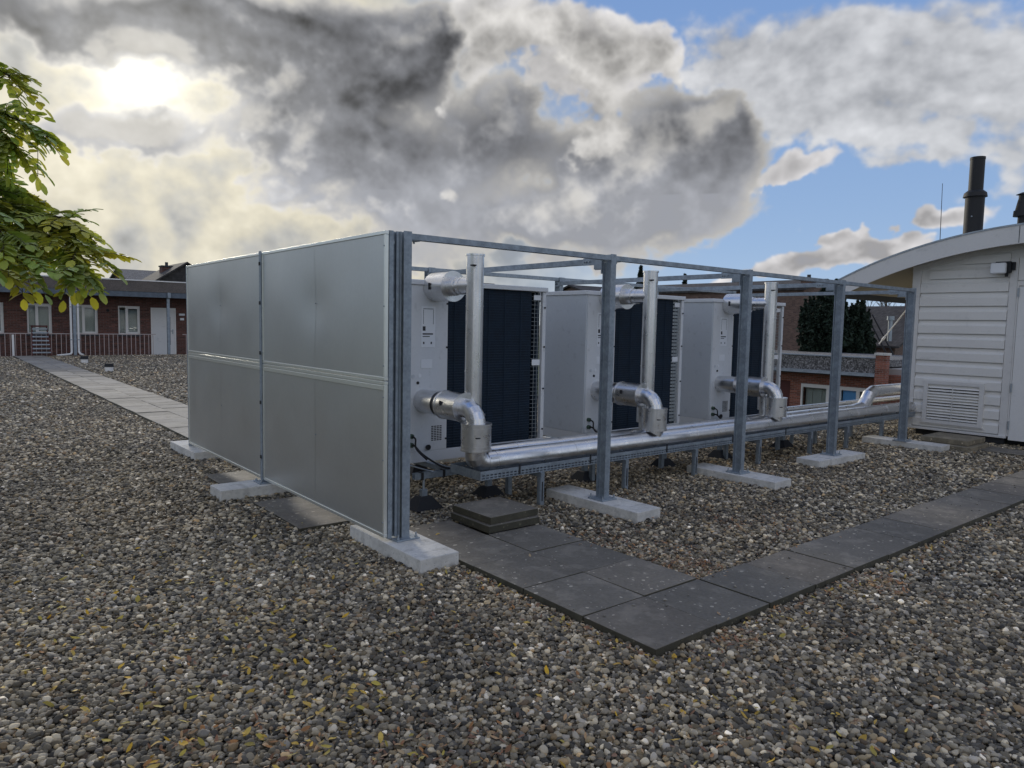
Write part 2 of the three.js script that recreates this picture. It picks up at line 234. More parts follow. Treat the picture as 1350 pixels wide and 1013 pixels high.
// ---------------------------------------------------------------- setting: ground far below, the gravelled flat roof
{
  const g = new THREE.PlaneGeometry(700, 700); g.rotateX(-Math.PI / 2); g.translate(60, -6.6, -60); uvMetres(g); struct('ground', g, M.grass);
}
const gyNoise = (x, z) => 0.012 * PN.noise(x * 1.1, 3.3, z * 1.1) + 0.007 * PN.noise(x * 3.3, 8.1, z * 3.3);
const gravelY = (x, z) => -0.036 + gyNoise(x, z) + 0.016 * sst(0.95, 1.3, x) * sst(-0.45, -0.9, z) - 0.006 * (sst(0.22, 0.03, z) * sst(-0.1, 0, z) * sst(-0.2, 0, x) + sst(-0.2, -0.03, x) * sst(0.1, 0, x) * sst(0.1, -0.05, z) * sst(-1.7, -1.5, z));
const RX0 = -5, RX1 = 7.6, RX2 = 17, RZ0 = -31.15, RZ1 = -4.4, RZ2 = 7;
{
  const patch = (x0, x1, z0, z1, step) => {
    const nx = Math.round((x1 - x0) / step), nz = Math.round((z1 - z0) / step), g = new THREE.PlaneGeometry(x1 - x0, z1 - z0, nx, nz); g.rotateX(-Math.PI / 2); g.translate((x0 + x1) / 2, 0, (z0 + z1) / 2);
    const p = g.attributes.position; for (let i = 0; i < p.count; i++) p.setY(i, gravelY(p.getX(i), p.getZ(i)) - 0.012);
    g.computeVertexNormals(); const u = new Float32Array(p.count * 2); for (let i = 0; i < p.count; i++) { u[2 * i] = p.getX(i); u[2 * i + 1] = p.getZ(i); } g.setAttribute('uv', new THREE.BufferAttribute(u, 2)); return g;
  };
  struct('gravel_roof', [patch(RX0, RX1, RZ0, RZ2, 0.2), patch(RX1, RX2, RZ1, RZ2, 0.2)], M.bed);
  struct('roof_edge', [bx(RX0 - 0.12, RX0, -0.5, 0.03, RZ0, RZ2), bx(RX1, RX2 + 0.1, -0.5, 0.02, RZ1 - 0.12, RZ1), bx(RX1, RX1 + 0.12, -0.5, 0.02, RZ0, RZ1 - 0.12), bx(RX0, RX2, -0.5, 0.03, RZ2, RZ2 + 0.12), bx(RX2, RX2 + 0.12, -0.5, 0.03, RZ1, RZ2)], M.seal);
  struct('roof_building', [bx(RX0 - 0.06, RX1 + 0.06, -6.6, -0.5, RZ0, RZ2 + 0.06), bx(RX1 + 0.06, RX2 + 0.06, -6.6, -0.5, RZ1 - 0.06, RZ2 + 0.06)], M.brickBrown);
}
// ---------------------------------------------------------------- paving slabs
const slabRects = [];
function slabGeo(w, d, h, v) { const g = new RoundedBoxGeometry(w, h, d, 1, 0.004); uvMetres(g); const uv = g.attributes.uv; const nn = g.attributes.normal, cc = new Float32Array(uv.count * 3); for (let i = 0; i < uv.count; i++) { uv.setXY(i, uv.getX(i) + v * 0.61, uv.getY(i) + v * 0.37); cc.set(Math.abs(nn.getY(i)) > 0.3 ? [1, 1, 1] : [0.36, 0.37, 0.3], 3 * i); } g.setAttribute('color', new THREE.BufferAttribute(cc, 3)); return g; }  // sides tinted darker: moss and dirt, with their shade put into the colour
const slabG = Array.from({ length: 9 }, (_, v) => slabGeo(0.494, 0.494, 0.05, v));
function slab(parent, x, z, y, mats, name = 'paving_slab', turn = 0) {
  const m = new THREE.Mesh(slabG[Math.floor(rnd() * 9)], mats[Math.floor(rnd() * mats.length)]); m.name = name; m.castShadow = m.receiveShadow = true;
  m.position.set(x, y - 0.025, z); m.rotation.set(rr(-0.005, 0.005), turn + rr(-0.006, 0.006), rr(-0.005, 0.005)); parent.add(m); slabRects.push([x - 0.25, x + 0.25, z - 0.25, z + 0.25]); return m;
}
{
  const near = new THREE.Group(); near.name = 'paved_path'; near.userData.kind = 'structure'; scene.add(near);
  for (let b = 0; b < 17; b++) slab(near, 0.25 + 0.5 * b + (b > 1 ? 0.01 : 0), -0.25, rr(-0.003, 0.003), M.slab);
  for (let a = 1; a < 5; a++) slab(near, 0.25, -0.25 - 0.5 * a, rr(-0.003, 0.003), M.slab);
  for (let a = 1; a < 4; a++) slab(near, 0.75, -0.25 - 0.5 * a, rr(-0.003, 0.003), M.slab);
  const far = new THREE.Group(); far.name = 'paved_path_001'; far.userData.kind = 'structure'; scene.add(far);
  for (let k = 0; k < 49; k++) for (let c = 0; c < 2; c++) slab(far, 0.2 + 0.5 * c, -7.0 - 0.5 * k + (c ? 0.04 : 0), rr(-0.004, 0.006), M.slabPale);
  const strip = new THREE.Group(); strip.name = 'paved_strip'; strip.userData.kind = 'structure'; scene.add(strip);
  slab(strip, -0.29, -3.22, -0.012, M.slab); slab(strip, -0.29, -3.72, -0.014, M.slab); slab(strip, -0.3, -5.08, -0.012, M.slab);
  const side = new THREE.Group(); side.name = 'paved_strip_001'; side.userData.kind = 'structure'; scene.add(side);
  for (let k = 0; k < 4; k++) slab(side, 8.55, -1.55 + 0.5 * k, 0.0, M.slab);
}
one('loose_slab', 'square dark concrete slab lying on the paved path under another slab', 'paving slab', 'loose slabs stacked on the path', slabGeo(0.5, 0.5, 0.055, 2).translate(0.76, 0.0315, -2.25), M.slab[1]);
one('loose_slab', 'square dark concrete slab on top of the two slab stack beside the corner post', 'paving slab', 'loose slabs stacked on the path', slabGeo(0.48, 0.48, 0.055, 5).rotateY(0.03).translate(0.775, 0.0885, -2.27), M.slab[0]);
slabRects.push([0.51, 1.01, -2.5, -2]);
// ---------------------------------------------------------------- gravel: pebbles nobody could count
const blocks = [[-0.31, -0.01, -2.61, -1.64], [1.71, 2.01, -2.7, -1.63], [3.74, 4.05, -2.68, -1.63], [5.26, 6.32, -2.25, -1.96], [7.7, 8.0, -2.64, -1.6], [-0.73, 0.27, -4.52, -4.22], [-0.4, -0.1, -7.18, -6.23]];
{
  const gravel = new THREE.Group(); gravel.name = 'gravel'; gravel.userData = { kind: 'stuff', label: 'grey and brown river pebbles covering the flat roof', category: 'gravel' }; scene.add(gravel);
  const shapes = [0, 1, 2, 3, 4].map(v => {
    const g = mergeVertices(new THREE.IcosahedronGeometry(1, 2).deleteAttribute('normal').deleteAttribute('uv')), p = g.attributes.position;
    for (let i = 0; i < p.count; i++) { const q = V(p.getX(i), p.getY(i), p.getZ(i)), s = 1 + 0.3 * PN.noise(q.x * 1.1 + v * 9, q.y * 1.1, q.z * 1.1) + 0.1 * PN.noise(q.x * 2.4, q.y * 2.4 + v * 5, q.z * 2.4); p.setXYZ(i, q.x * s, q.y * s, q.z * s); }
    g.computeVertexNormals(); return g;
  });
  const cells = [[0, 5.2, 0.0195, 2.1], [5.2, 9, 0.023, 1.6], [9, 15, 0.03, 1.3], [15, 36, 0.046, 1.1]];
  const pal = [[0.21, 0.195, 0.16], [0.31, 0.295, 0.255], [0.13, 0.124, 0.108], [0.25, 0.215, 0.15], [0.40, 0.375, 0.31], [0.075, 0.074, 0.07], [0.24, 0.235, 0.225], [0.19, 0.145, 0.10], [0.62, 0.60, 0.55], [0.33, 0.25, 0.15]];
  const wts = [0.17, 0.34, 0.48, 0.58, 0.69, 0.83, 0.91, 0.95, 0.978, 1];
  const list = shapes.map(() => []);
  const C = camera.position, inside = (x, z) => { for (const r of slabRects) if (x > r[0] + 0.004 && x < r[1] - 0.004 && z > r[2] + 0.004 && z < r[3] - 0.004) return true; for (const r of blocks) if (x > r[0] && x < r[1] && z > r[2] && z < r[3]) return true; return false; };
  for (const [d0, d1, s, dens] of cells) {
    const x0 = Math.max(RX0, C.x - d1), x1 = Math.min(14, C.x + d1), z0 = Math.max(RZ0, C.z - d1), z1 = Math.min(RZ2, C.z + d1);
    for (let x = x0; x < x1; x += s) for (let z = z0; z < z1; z += s) {
      const ex = x - C.x, ez = z - C.z, d = Math.hypot(ex, ez); if (d < d0 || d >= d1 || d < 1.2) continue;
      const az = Math.atan2(ex, -ez) * 57.3; if (az < -14 || az > 92) continue;
      if (x > RX1 && z < RZ1) continue;
      let n = Math.floor(dens) + (rnd() < dens % 1 ? 1 : 0);
      while (n-- > 0) {
        const px = x + rr(-0.6, 0.6) * s, pz = z + rr(-0.6, 0.6) * s; if (inside(px, pz)) continue;
        const k = s / 0.0195, big = Math.pow(rnd(), 2.2), a = (0.0072 + 0.0138 * big) * lerp(1, k, 0.62), b = a * rr(0.6, 0.95), c = a * rr(0.42, 0.75);
        let q = rnd(), w = 0; while (q > wts[w]) w++;
        const patchy = 1.08 + 0.25 * PN.noise(px * 0.6, 1.7, pz * 0.6) + 0.3 * PN.noise(px * 2.2, 5.7, pz * 2.2), l = Math.exp(rr(-1.15, 0.62)) * patchy, brown = 0.5 + 0.5 * PN.noise(px * 0.45 + 9, 2.2, pz * 0.45);
        const o = pal[w]; list[Math.floor(rnd() * 5)].push([px, gravelY(px, pz) + rr(-0.013, 0.006) + big * 0.004, pz, a, c, b, rr(0, 6.28), rr(-0.5, 0.5), rr(-0.5, 0.5), o[0] * l * (1.08 + 0.1 * brown), o[1] * l * 1.01, o[2] * l * (0.88 - 0.1 * brown)]);
      }
    }
  }
  for (let i = 0; i < 70; i++) { const r = slabRects[Math.floor(rnd() * 22)], e = rnd() < 0.6, px = e ? (rnd() < 0.5 ? r[0] : r[1]) + rr(-0.05, 0.05) : rr(r[0], r[1]), pz = rr(r[2], r[3]), a = rr(0.005, 0.012), l = rr(0.5, 1.3); if (slabRects.some(q => px > q[0] && px < q[1] && pz > q[2] && pz < q[3])) list[i % 5].push([px, 0.004, pz, a, a * 0.6, a * 0.8, rr(0, 6), 0, 0, 0.22 * l, 0.2 * l, 0.165 * l]); }   // strays on the slabs
  const mat = std({ roughness: 0.78, color: lin(1, 1, 1) }), d = new THREE.Object3D(), col = new THREE.Color();
  let total = 0;
  shapes.forEach((g, v) => {
    const L = list[v], im = new THREE.InstancedMesh(g, mat, L.length); im.name = 'pebbles'; im.userData.kind = 'stuff'; im.castShadow = im.receiveShadow = true; total += L.length;
    L.forEach((q, i) => { d.position.set(q[0], q[1], q[2]); d.scale.set(q[3], q[4], q[5]); d.rotation.set(q[7], q[6], q[8]); d.updateMatrix(); im.setMatrixAt(i, d.matrix); im.setColorAt(i, col.setRGB(q[9], q[10], q[11])); });
    gravel.add(im);
  });
  console.log('pebbles', total);
}
// fallen leaves and bits of bark
{
  const sh = [0, 1].map(v => { const g = new THREE.PlaneGeometry(1, 0.5, 4, 2); g.rotateX(-Math.PI / 2); const p = g.attributes.position; for (let i = 0; i < p.count; i++) { const x = p.getX(i), z = p.getZ(i), w = Math.sqrt(Math.max(0.02, 1 - 4 * x * x)); p.setXYZ(i, x, (v ? 0.7 : -0.5) * x * x + 0.6 * z * z + 0.06 * Math.sin(7 * x + v), z * w); } g.computeVertexNormals(); return g; });
  const leaves = new THREE.Group(); leaves.name = 'fallen_leaves'; leaves.userData = { kind: 'stuff', label: 'yellow and orange fallen leaves scattered over the gravel', category: 'leaves' }; scene.add(leaves);
  const spotsL = [];
  const put = (x, z, s, pal, lift = 0.017) => { const onSlab = slabRects.some(r => x > r[0] && x < r[1] && z > r[2] && z < r[3]); if (onSlab && rnd() < 0.93) return; spotsL.push([x, (onSlab ? 0.004 : gravelY(x, z) + lift), z, s, pal]); };
  const Y = [[0.78, 0.47, 0.03], [0.66, 0.42, 0.06], [0.8, 0.56, 0.12], [0.6, 0.46, 0.07]], O = [[0.5, 0.23, 0.07], [0.34, 0.16, 0.07], [0.6, 0.37, 0.18], [0.3, 0.15, 0.08], [0.55, 0.4, 0.22]];
  const cluster = (x, z, r, n, pal, s0, s1) => { for (let i = 0; i < n; i++) { const a = rr(0, 6.28), q = r * Math.sqrt(rnd()); put(x + q * Math.cos(a), z + q * Math.sin(a), rr(s0, s1), pal); } };
  for (let i = 0; i < 330; i++) put(rr(-2.6, 0.2), rr(-3.2, 1.4), rr(0.022, 0.05), Y);
  for (let i = 0; i < 260; i++) put(rr(-2.4, -1.2), rr(-2.4, 0.6), rr(0.024, 0.052), Y);
  for (let i = 0; i < 1100; i++) put(rr(-2.4, 3.2), rr(-2.4, 1.8), rr(0.014, 0.038), O);
  for (let i = 0; i < 260; i++) put(rr(0, 4.5), 0.06 + 0.2 * Math.pow(rnd(), 2), rr(0.015, 0.04), rnd() < 0.7 ? O : Y, 0.015);
  for (let i = 0; i < 170; i++) put(-0.03 - 0.16 * Math.pow(rnd(), 2), rr(-1.5, 0.05), rr(0.015, 0.035), rnd() < 0.75 ? O : Y, 0.015);
  cluster(0.5, 0.12, 0.13, 60, O, 0.02, 0.045); cluster(0.75, 0.14, 0.2, 14, Y, 0.025, 0.05); cluster(-1.7, 0.0, 0.6, 90, Y, 0.022, 0.05); cluster(-0.9, 0.6, 0.7, 110, O, 0.018, 0.042); cluster(-0.3, 1.0, 0.6, 60, Y, 0.02, 0.045); cluster(1.9, 0.14, 0.25, 120, O, 0.02, 0.045);
  cluster(1.15, -0.62, 0.22, 190, O, 0.018, 0.04); cluster(1.25, -0.95, 0.3, 160, O, 0.018, 0.038); cluster(1.1, -1.5, 0.25, 110, O, 0.018, 0.038); cluster(2.4, -1.0, 0.4, 110, O, 0.018, 0.038);
  cluster(-1.3, 0.1, 0.3, 150, O, 0.018, 0.042); cluster(-1.9, -0.3, 0.35, 150, O, 0.018, 0.042); cluster(-1.0, 0.7, 0.25, 50, Y, 0.015, 0.04);
  const mat = new THREE.MeshPhysicalMaterial({ roughness: 0.8, transmission: 0.25, thickness: 0, side: THREE.DoubleSide }), d = new THREE.Object3D(), col = new THREE.Color();
  sh.forEach((g, v) => {
    const L = spotsL.filter((_, i) => i % 2 === v), im = new THREE.InstancedMesh(g, mat, L.length); im.name = 'leaf_litter'; im.userData.kind = 'stuff'; im.castShadow = im.receiveShadow = true;
    L.forEach((q, i) => { d.position.set(q[0], q[1], q[2]); d.scale.set(q[3], q[3] * 0.7, q[3] * rr(0.5, 1)); d.rotation.set(rr(-0.5, 0.5), rr(0, 6.28), rr(-0.5, 0.5)); d.updateMatrix(); im.setMatrixAt(i, d.matrix); const c = q[4][Math.floor(rnd() * q[4].length)], l = rr(0.55, 1.05); im.setColorAt(i, col.setRGB(c[0] * l, c[1] * l, c[2] * l)); });
    leaves.add(im);
  });
}
// ---------------------------------------------------------------- concrete footing blocks
const blockLabels = ['pale concrete footing block under the corner post of the panel wall', 'pale concrete block with the post in front of the first blue coil', 'pale concrete block with the post that stands before the third cooling unit', 'pale concrete block turned lengthwise along the frame under the fourth post', 'concrete footing block under the last post beside the white cabin', 'concrete block sticking out under the middle joint of the panel wall', 'concrete block under the far end of the panel wall'];
blocks.forEach((b, i) => {
  const g = new RoundedBoxGeometry(b[1] - b[0], 0.16, b[3] - b[2], 2, 0.007); uvMetres(g);
  g.rotateY([0.0, 0.03, 0.02, -0.03, 0.01, 0.01, 0.02][i]); g.translate((b[0] + b[1]) / 2, -0.02, (b[2] + b[3]) / 2);
  one('concrete_block', blockLabels[i], 'concrete block', 'concrete footing blocks', g, M.concrete);
});
// ---------------------------------------------------------------- steel frame
const HT = 2.157, PX = [-0.185, 1.81, 3.838, 5.78, 7.748], PZ = -2.076, RZ = -4.95;
function postParts(o) {                                            // wide-flange steel post, origin at its front left corner foot
  const s = new THREE.Shape(), w = 0.06, h = 0.1, tf = 0.0075, tw = 0.006, m = w / 2;
  s.moveTo(0, 0); s.lineTo(w, 0); s.lineTo(w, tf); s.lineTo(m + tw, tf + 0.004); s.lineTo(m + tw / 2, tf + 0.014); s.lineTo(m + tw / 2, h - tf - 0.014); s.lineTo(m + tw, h - tf - 0.004); s.lineTo(w, h - tf); s.lineTo(w, h); s.lineTo(0, h); s.lineTo(0, h - tf); s.lineTo(m - tw, h - tf - 0.004); s.lineTo(m - tw / 2, h - tf - 0.014); s.lineTo(m - tw / 2, tf + 0.014); s.lineTo(m - tw, tf + 0.004); s.lineTo(0, tf); s.closePath();
  const L = HT - 0.072, g = new THREE.ExtrudeGeometry(s, { depth: L, bevelEnabled: false }); g.rotateX(-Math.PI / 2); g.translate(0, 0.012, 0); uvMetres(g);
  mesh('shaft', g, M.galv, o);
  mesh('base_plate', bx(-0.06, 0.12, 0, 0.012, -0.14, 0.04, 0.003), M.galv, o);
  for (const [x, z] of [[-0.04, 0.02], [0.1, 0.02], [-0.04, -0.12], [0.1, -0.12]]) { const b = mesh('bolt', [new THREE.CylinderGeometry(0.011, 0.011, 0.012, 6).translate(x, 0.018, z), new THREE.CylinderGeometry(0.006, 0.006, 0.03, 8).translate(x, 0.03, z)], M.zinc, o); }
}
const postLabel = ['galvanised steel corner post at the end of the sheet metal panel wall', 'galvanised steel post standing between the first and second cooling units', 'galvanised steel post standing in front of the third cooling unit', 'galvanised steel post on the lengthwise concrete block before the conifers', 'galvanised steel post beside the white cabin wall'];
const p0 = thing('steel_post', postLabel[0], 'post', 'steel posts of the frame', [PX[0], 0.06, PZ]); postParts(p0);
for (let i = 1; i < 5; i++) copy(p0, [PX[i], 0.06, PZ], postLabel[i]);
const rearPost = ['galvanised steel post hidden behind the first cooling unit', 'galvanised steel post hidden behind the second cooling unit near its left side', 'galvanised steel post hidden behind the second cooling unit near its right side', 'galvanised steel post hidden behind the third cooling unit'];
for (let i = 1; i < 5; i++) { copy(p0, [PX[i], 0.06, RZ + 0.05], rearPost[i - 1]).userData.group = 'rear posts behind the cooling units'; const g = new RoundedBoxGeometry(0.3, 0.16, 0.8, 2, 0.007); uvMetres(g); g.translate(PX[i] + 0.05, -0.02, RZ); one('concrete_block', rearPost[i - 1].replace('galvanised steel post', 'concrete block'), 'concrete block', 'rear footing blocks', g, M.concrete); }
{
  // front top rail: one angle per bay
  const bay = ['from the corner post to the second post', 'over the second cooling unit between two posts', 'over the third cooling unit between two posts', 'reaching the post beside the white cabin'];
  for (let i = 0; i < 4; i++) {
    const a = PX[i] + 0.06, b = PX[i + 1];
    const o = thing('top_rail', 'thin galvanised top rail ' + bay[i], 'rail', 'top rails of the frame');
    mesh('angle', [bx(a, b, HT - 0.052, HT - 0.012, PZ - 0.008, PZ - 0.001), bx(a, b, HT - 0.052, HT - 0.046, PZ - 0.058, PZ - 0.0081)], M.galv, o);
    mesh('cleat', bx(a, a + 0.07, HT - 0.06, HT - 0.0521, PZ - 0.06, PZ - 0.01), M.galv, o); mesh('cleat', bx(b - 0.07, b, HT - 0.06, HT - 0.0521, PZ - 0.06, PZ - 0.01), M.galv, o);
    for (const x of [a + 0.035, b - 0.035]) mesh('bolt', new THREE.CylinderGeometry(0.008, 0.008, 0.02, 6).translate(x, HT - 0.066, PZ - 0.035), M.zinc, o);
  }
  const where = ['over the first cooling unit', 'between the second and third cooling units', 'behind the third cooling unit', 'running to the last post by the cabin'];
  for (let i = 1; i < 5; i++) {
    const x = PX[i] + 0.03, o = thing('cross_beam', 'galvanised cross beam ' + where[i - 1], 'beam', 'cross beams of the frame');
    mesh('beam', [bx(x - 0.02, x + 0.02, HT - 0.075, HT - 0.025, RZ, PZ - 0.22, 0.003), bx(x - 0.026, x - 0.0205, HT - 0.082, HT - 0.018, PZ - 0.34, PZ - 0.099)], M.galv, o);
    mesh('bracket', [bx(x - 0.045, x + 0.045, HT - 0.16, HT - 0.03, PZ - 0.106, PZ - 0.0975), bx(x + 0.0205, x + 0.027, HT - 0.12, HT - 0.025, PZ - 0.24, PZ - 0.107), bx(x - 0.035, x - 0.027, HT - 0.12, HT - 0.03, PZ - 0.2, PZ - 0.107)], M.galv, o);
    for (const z of [0.26, 0.3, 0.325]) mesh('bolt', rod(V(x - 0.04, HT - 0.05, PZ - z), V(x + 0.028, HT - 0.05, PZ - z), 0.008, 6), M.zinc, o);
    mesh('end_bracket', bx(x - 0.035, x + 0.035, HT - 0.09, HT - 0.0755, RZ - 0.04, RZ + 0.04), M.galv, o);
  }
  const rb = thing('top_rail', 'long galvanised rail crossing behind the cooling units at the top', 'rail', 'top rails of the frame');
  mesh('beam', [bx(-0.1, PX[4] + 0.07, HT - 0.02, HT + 0.025, RZ - 0.02, RZ + 0.02, 0.003)], M.galv, rb);
  for (let i = 0; i < 5; i++) mesh('clamp', bx(PX[i] + 0.01, PX[i] + 0.1, HT - 0.024, HT + 0.029, RZ + 0.0205, RZ + 0.028), M.galv, rb);
}
// ---------------------------------------------------------------- panel wall
{
  const XO = -0.309, ZS = [-2.1, -4.335, -4.375, -6.715], yb = 0.09, ym = 1.155, yt = 2.15;
  const lab = [['upper sheet metal panel next to the corner post', 'lower sheet metal panel next to the corner post'], ['upper sheet metal panel at the far end of the wall', 'lower sheet metal panel at the far end of the wall']];
  for (let bay = 0; bay < 2; bay++) for (let lo = 0; lo < 2; lo++) {
    const z1 = ZS[bay * 2], z0 = ZS[bay * 2 + 1], y0 = lo ? yb : ym + 0.004, y1 = lo ? ym : yt, zm = (z0 + z1) / 2;
    const o = thing('metal_panel', lab[bay][lo], 'panel', 'grey sheet metal panels of the screen wall');
    for (const [a, b] of [[z0 + 0.012, zm - 0.0016], [zm + 0.0016, z1 - 0.012]]) {       // two skins with a seam, gently dished
      const n = 40, g = new THREE.PlaneGeometry(b - a, y1 - y0 - 0.04, n, n); g.rotateY(-Math.PI / 2); g.translate(XO, (y0 + y1) / 2, (a + b) / 2);
      const p = g.attributes.position;
      for (let i = 0; i < p.count; i++) {
        const y = p.getY(i), z = p.getZ(i), u = (z - a) / (b - a), v = (y - y0 - 0.02) / (y1 - y0 - 0.04), e = 16 * u * (1 - u) * v * (1 - v);
        const seam = Math.exp(-Math.pow((z - zm) / 0.3, 2) - Math.pow((v - 0.52) / 0.2, 2));
        p.setX(i, XO + 0.0015 + e * 0.004 * PN.noise(z * 1.5 + bay * 7, y * 1.3, lo * 5) - e * 0.0025 + (lo ? 0.002 : 0.010) * seam);
      }
      g.computeVertexNormals(); uvMetres(g); mesh('skin', g, M.sheet, o);
    }
    mesh('backing', bx(XO + 0.016, XO + 0.022, y0 + 0.015, y1 - 0.015, z0 + 0.012, z1 - 0.012), M.sheet, o);
    mesh('top_trim', bx(XO - 0.006, XO + 0.024, y1 - 0.024, y1, z0, z1, 0.003), M.trim, o);
    mesh('bottom_trim', bx(XO - 0.006, XO + 0.024, y0, y0 + 0.024, z0, z1, 0.003), M.trim, o);
    mesh('side_trim', bx(XO - 0.006, XO + 0.022, y0 + 0.0245, y1 - 0.0245, z1 - 0.016, z1, 0.003), M.trim, o);
    mesh('side_trim', bx(XO - 0.006, XO + 0.022, y0 + 0.0245, y1 - 0.0245, z0, z0 + 0.016, 0.003), M.trim, o);
    if (lo) mesh('cover_strip', bx(XO - 0.008, XO + 0.01, y1 - 0.062, y1 - 0.028, z0 + 0.018, z1 - 0.018, 0.003), M.trim, o);
    for (const z of [z0 + 0.008, z1 - 0.008]) for (const t of [0.1, 0.5, 0.9]) mesh('screw', rod(V(XO - 0.006, lerp(y0, y1, t), z), V(XO - 0.012, lerp(y0, y1, t), z), 0.005, 8), M.zinc, o);
    mesh('screw', rod(V(XO + 0.006, lerp(y0, y1, 0.53), zm + 0.012), V(XO - 0.004, lerp(y0, y1, 0.53), zm + 0.012), 0.004, 8), M.zinc, o);
  }
  const jp = thing('joint_post', 'narrow galvanised joint post between the two bays of the panel wall', 'post');
  mesh('cover_strip', bx(XO - 0.016, XO - 0.0065, yb - 0.01, yt + 0.012, -4.377, -4.333, 0.002), M.galv, jp);
  mesh('web', bx(XO - 0.0064, -0.12, yb - 0.018, yt, -4.36, -4.35), M.galv, jp); mesh('flange', bx(-0.2, -0.19, yb - 0.018, yt, -4.405, -4.305), M.galv, jp);
  mesh('base_plate', bx(-0.37, -0.1, 0.0602, 0.071, -4.44, -4.27, 0.003), M.galv, jp);
  for (const z of [-4.415, -4.295]) mesh('bolt', new THREE.CylinderGeometry(0.01, 0.01, 0.02, 6).translate(-0.35, 0.08, z), M.zinc, jp);
  for (const y of [0.3, 0.8, 1.25, 1.7, 2.05]) mesh('clip', bx(XO - 0.022, XO - 0.0162, y - 0.016, y + 0.016, -4.372, -4.338, 0.003), M.dark, jp);
  const ep = thing('joint_post', 'galvanised end post at the far edge of the panel wall', 'post');
  mesh('web', bx(XO - 0.004, -0.2, 0.0602, yt, -6.745, -6.7165), M.galv, ep); mesh('flange', bx(-0.2, -0.19, 0.0602, yt, -6.78, -6.68), M.galv, ep);
  // channel closing the panel end towards the corner post
  const ch = thing('end_channel', 'dark galvanised channel closing the panel wall beside the corner post', 'channel');
  mesh('web', bx(-0.284, -0.187, yb - 0.01, yt + 0.003, -2.145, -2.135), M.galv, ch);
  mesh('flange', bx(-0.2835, -0.275, yb - 0.01, yt + 0.003, -2.1349, -2.098), M.galv, ch); mesh('flange', bx(-0.2, -0.1875, yb - 0.01, yt + 0.003, -2.1349, -2.1), M.galv, ch);
  mesh('lip', [bx(-0.2749, -0.252, yb - 0.01, yt + 0.003, -2.106, -2.098), bx(-0.222, -0.2001, yb - 0.01, yt + 0.003, -2.12, -2.112)], M.galv, ch);
  for (const y of [0.5, 1.1, 1.7, 2.08]) mesh('bolt', rod(V(-0.238, y, -2.135), V(-0.238, y, -2.12), 0.01, 6), M.zinc, ch);
}
// ---------------------------------------------------------------- cooling units
const UX = [0.62, 2.87, 5.13], UZ = -3.42, UW = 1.67, UD = 0.75, U0 = 0.28, U1 = 1.935;
function buildUnit(o, dense) {                                           // origin: front left bottom corner, front faces +z
  const H = U1 - U0, c0 = 0.46, c1 = 1.5;
  mesh('base_rail', [bx(0, UW, 0, 0.1, -0.03, 0, 0.004), bx(0, 0.03, 0, 0.1, -UD, -0.0301), bx(UW - 0.03, UW, 0, 0.1, -UD, -0.0301), bx(0.0301, UW - 0.0301, 0.02, 0.05, -UD, -0.0301)], M.unit, o);
  mesh('end_panel', bx(0, 0.025, 0.1, H - 0.045, -UD, -0.002, 0.006), M.unitGrey, o);
  mesh('connection_panel', bx(0.0255, c0, 0.1005, H - 0.045, -0.03, 0, 0.006), M.unit, o);
  mesh('partition', bx(c0 - 0.02, c0 - 0.001, 0.1, H - 0.05, -0.4, -0.0305), M.unitGrey, o);
  mesh('top_lid', [bx(-0.012, UW + 0.012, H - 0.045, H, -UD - 0.01, 0.015, 0.006)], M.unit, o);
  mesh('back_panel', bx(0.026, UW - 0.03, 0.1, H - 0.046, -UD, -UD + 0.02), M.unitGrey, o);
  mesh('corner_post', bx(UW - 0.045, UW, 0.1005, H - 0.0455, -0.045, -0.002, 0.004), M.unit, o);
  mesh('corner_post', bx(UW - 0.03, UW, 0.1005, H - 0.0455, -UD + 0.021, -UD + 0.07, 0.004), M.unit, o);
  const cb = bx(c0 + 0.001, c1, 0.101, H - 0.05, -0.09, -0.035);
  mesh('coil', cb, M.coil, o);
  const rows = []; for (let y = 0.12; y < H - 0.06; y += 0.0254) rows.push(bx(c0 + 0.002, c1 - 0.004, y, y + 0.004, -0.0348, -0.027)); for (let x = c0 + 0.09; x < c1; x += 0.2) rows.push(bx(x, x + 0.004, 0.105, H - 0.055, -0.0268, -0.0228));
  mesh('coil_rows', rows, M.wireDark, o);
  if (dense < 2) mesh('side_coil', bx(UW - 0.1, UW - 0.05, 0.101, H - 0.05, -UD + 0.1, -0.046), M.coil, o);
  const w = []; for (let y = 0.13; y < H - 0.06; y += 0.042) w.push(bx(c1 + 0.001, UW - 0.046, y, y + (dense === 1 ? 0.03 : 0.003), -0.034, -0.0295)); for (const x of [c1 + 0.035, c1 + 0.08]) w.push(bx(x, x + 0.004, 0.101, H - 0.05, -0.0293, -0.0255));
  mesh('shade_backing', bx(c1 - 0.03, c1 - 0.005, 0.101, H - 0.05, -UD + 0.021, -0.0905), M.dark, o); mesh('wire_guard', w, M.wire, o);  // added dark sheet stands in for the shade inside the casing
  mesh('guard_tag', bx(c1 + 0.01, UW - 0.055, H * 0.52, H * 0.52 + 0.06, -0.0253, -0.022), M.label, o);
  mesh('guard_tag', bx(c1 + 0.02, UW - 0.055, H - 0.13, H - 0.08, -0.0253, -0.022), M.label, o);
  for (const y of [0.2, 0.62, 1.05, 1.45]) { mesh('screw', rod(V(c0 - 0.012, y, 0), V(c0 - 0.012, y, 0.007), 0.009, 8), M.dark, o); mesh('screw', rod(V(UW - 0.02, y, -0.002), V(UW - 0.02, y, 0.008), 0.009, 8), M.dark, o); }
  mesh('handle', [bx(UW - 0.7, UW - 0.55, H, H + 0.018, -0.2, -0.16, 0.004)], M.dark, o);
}
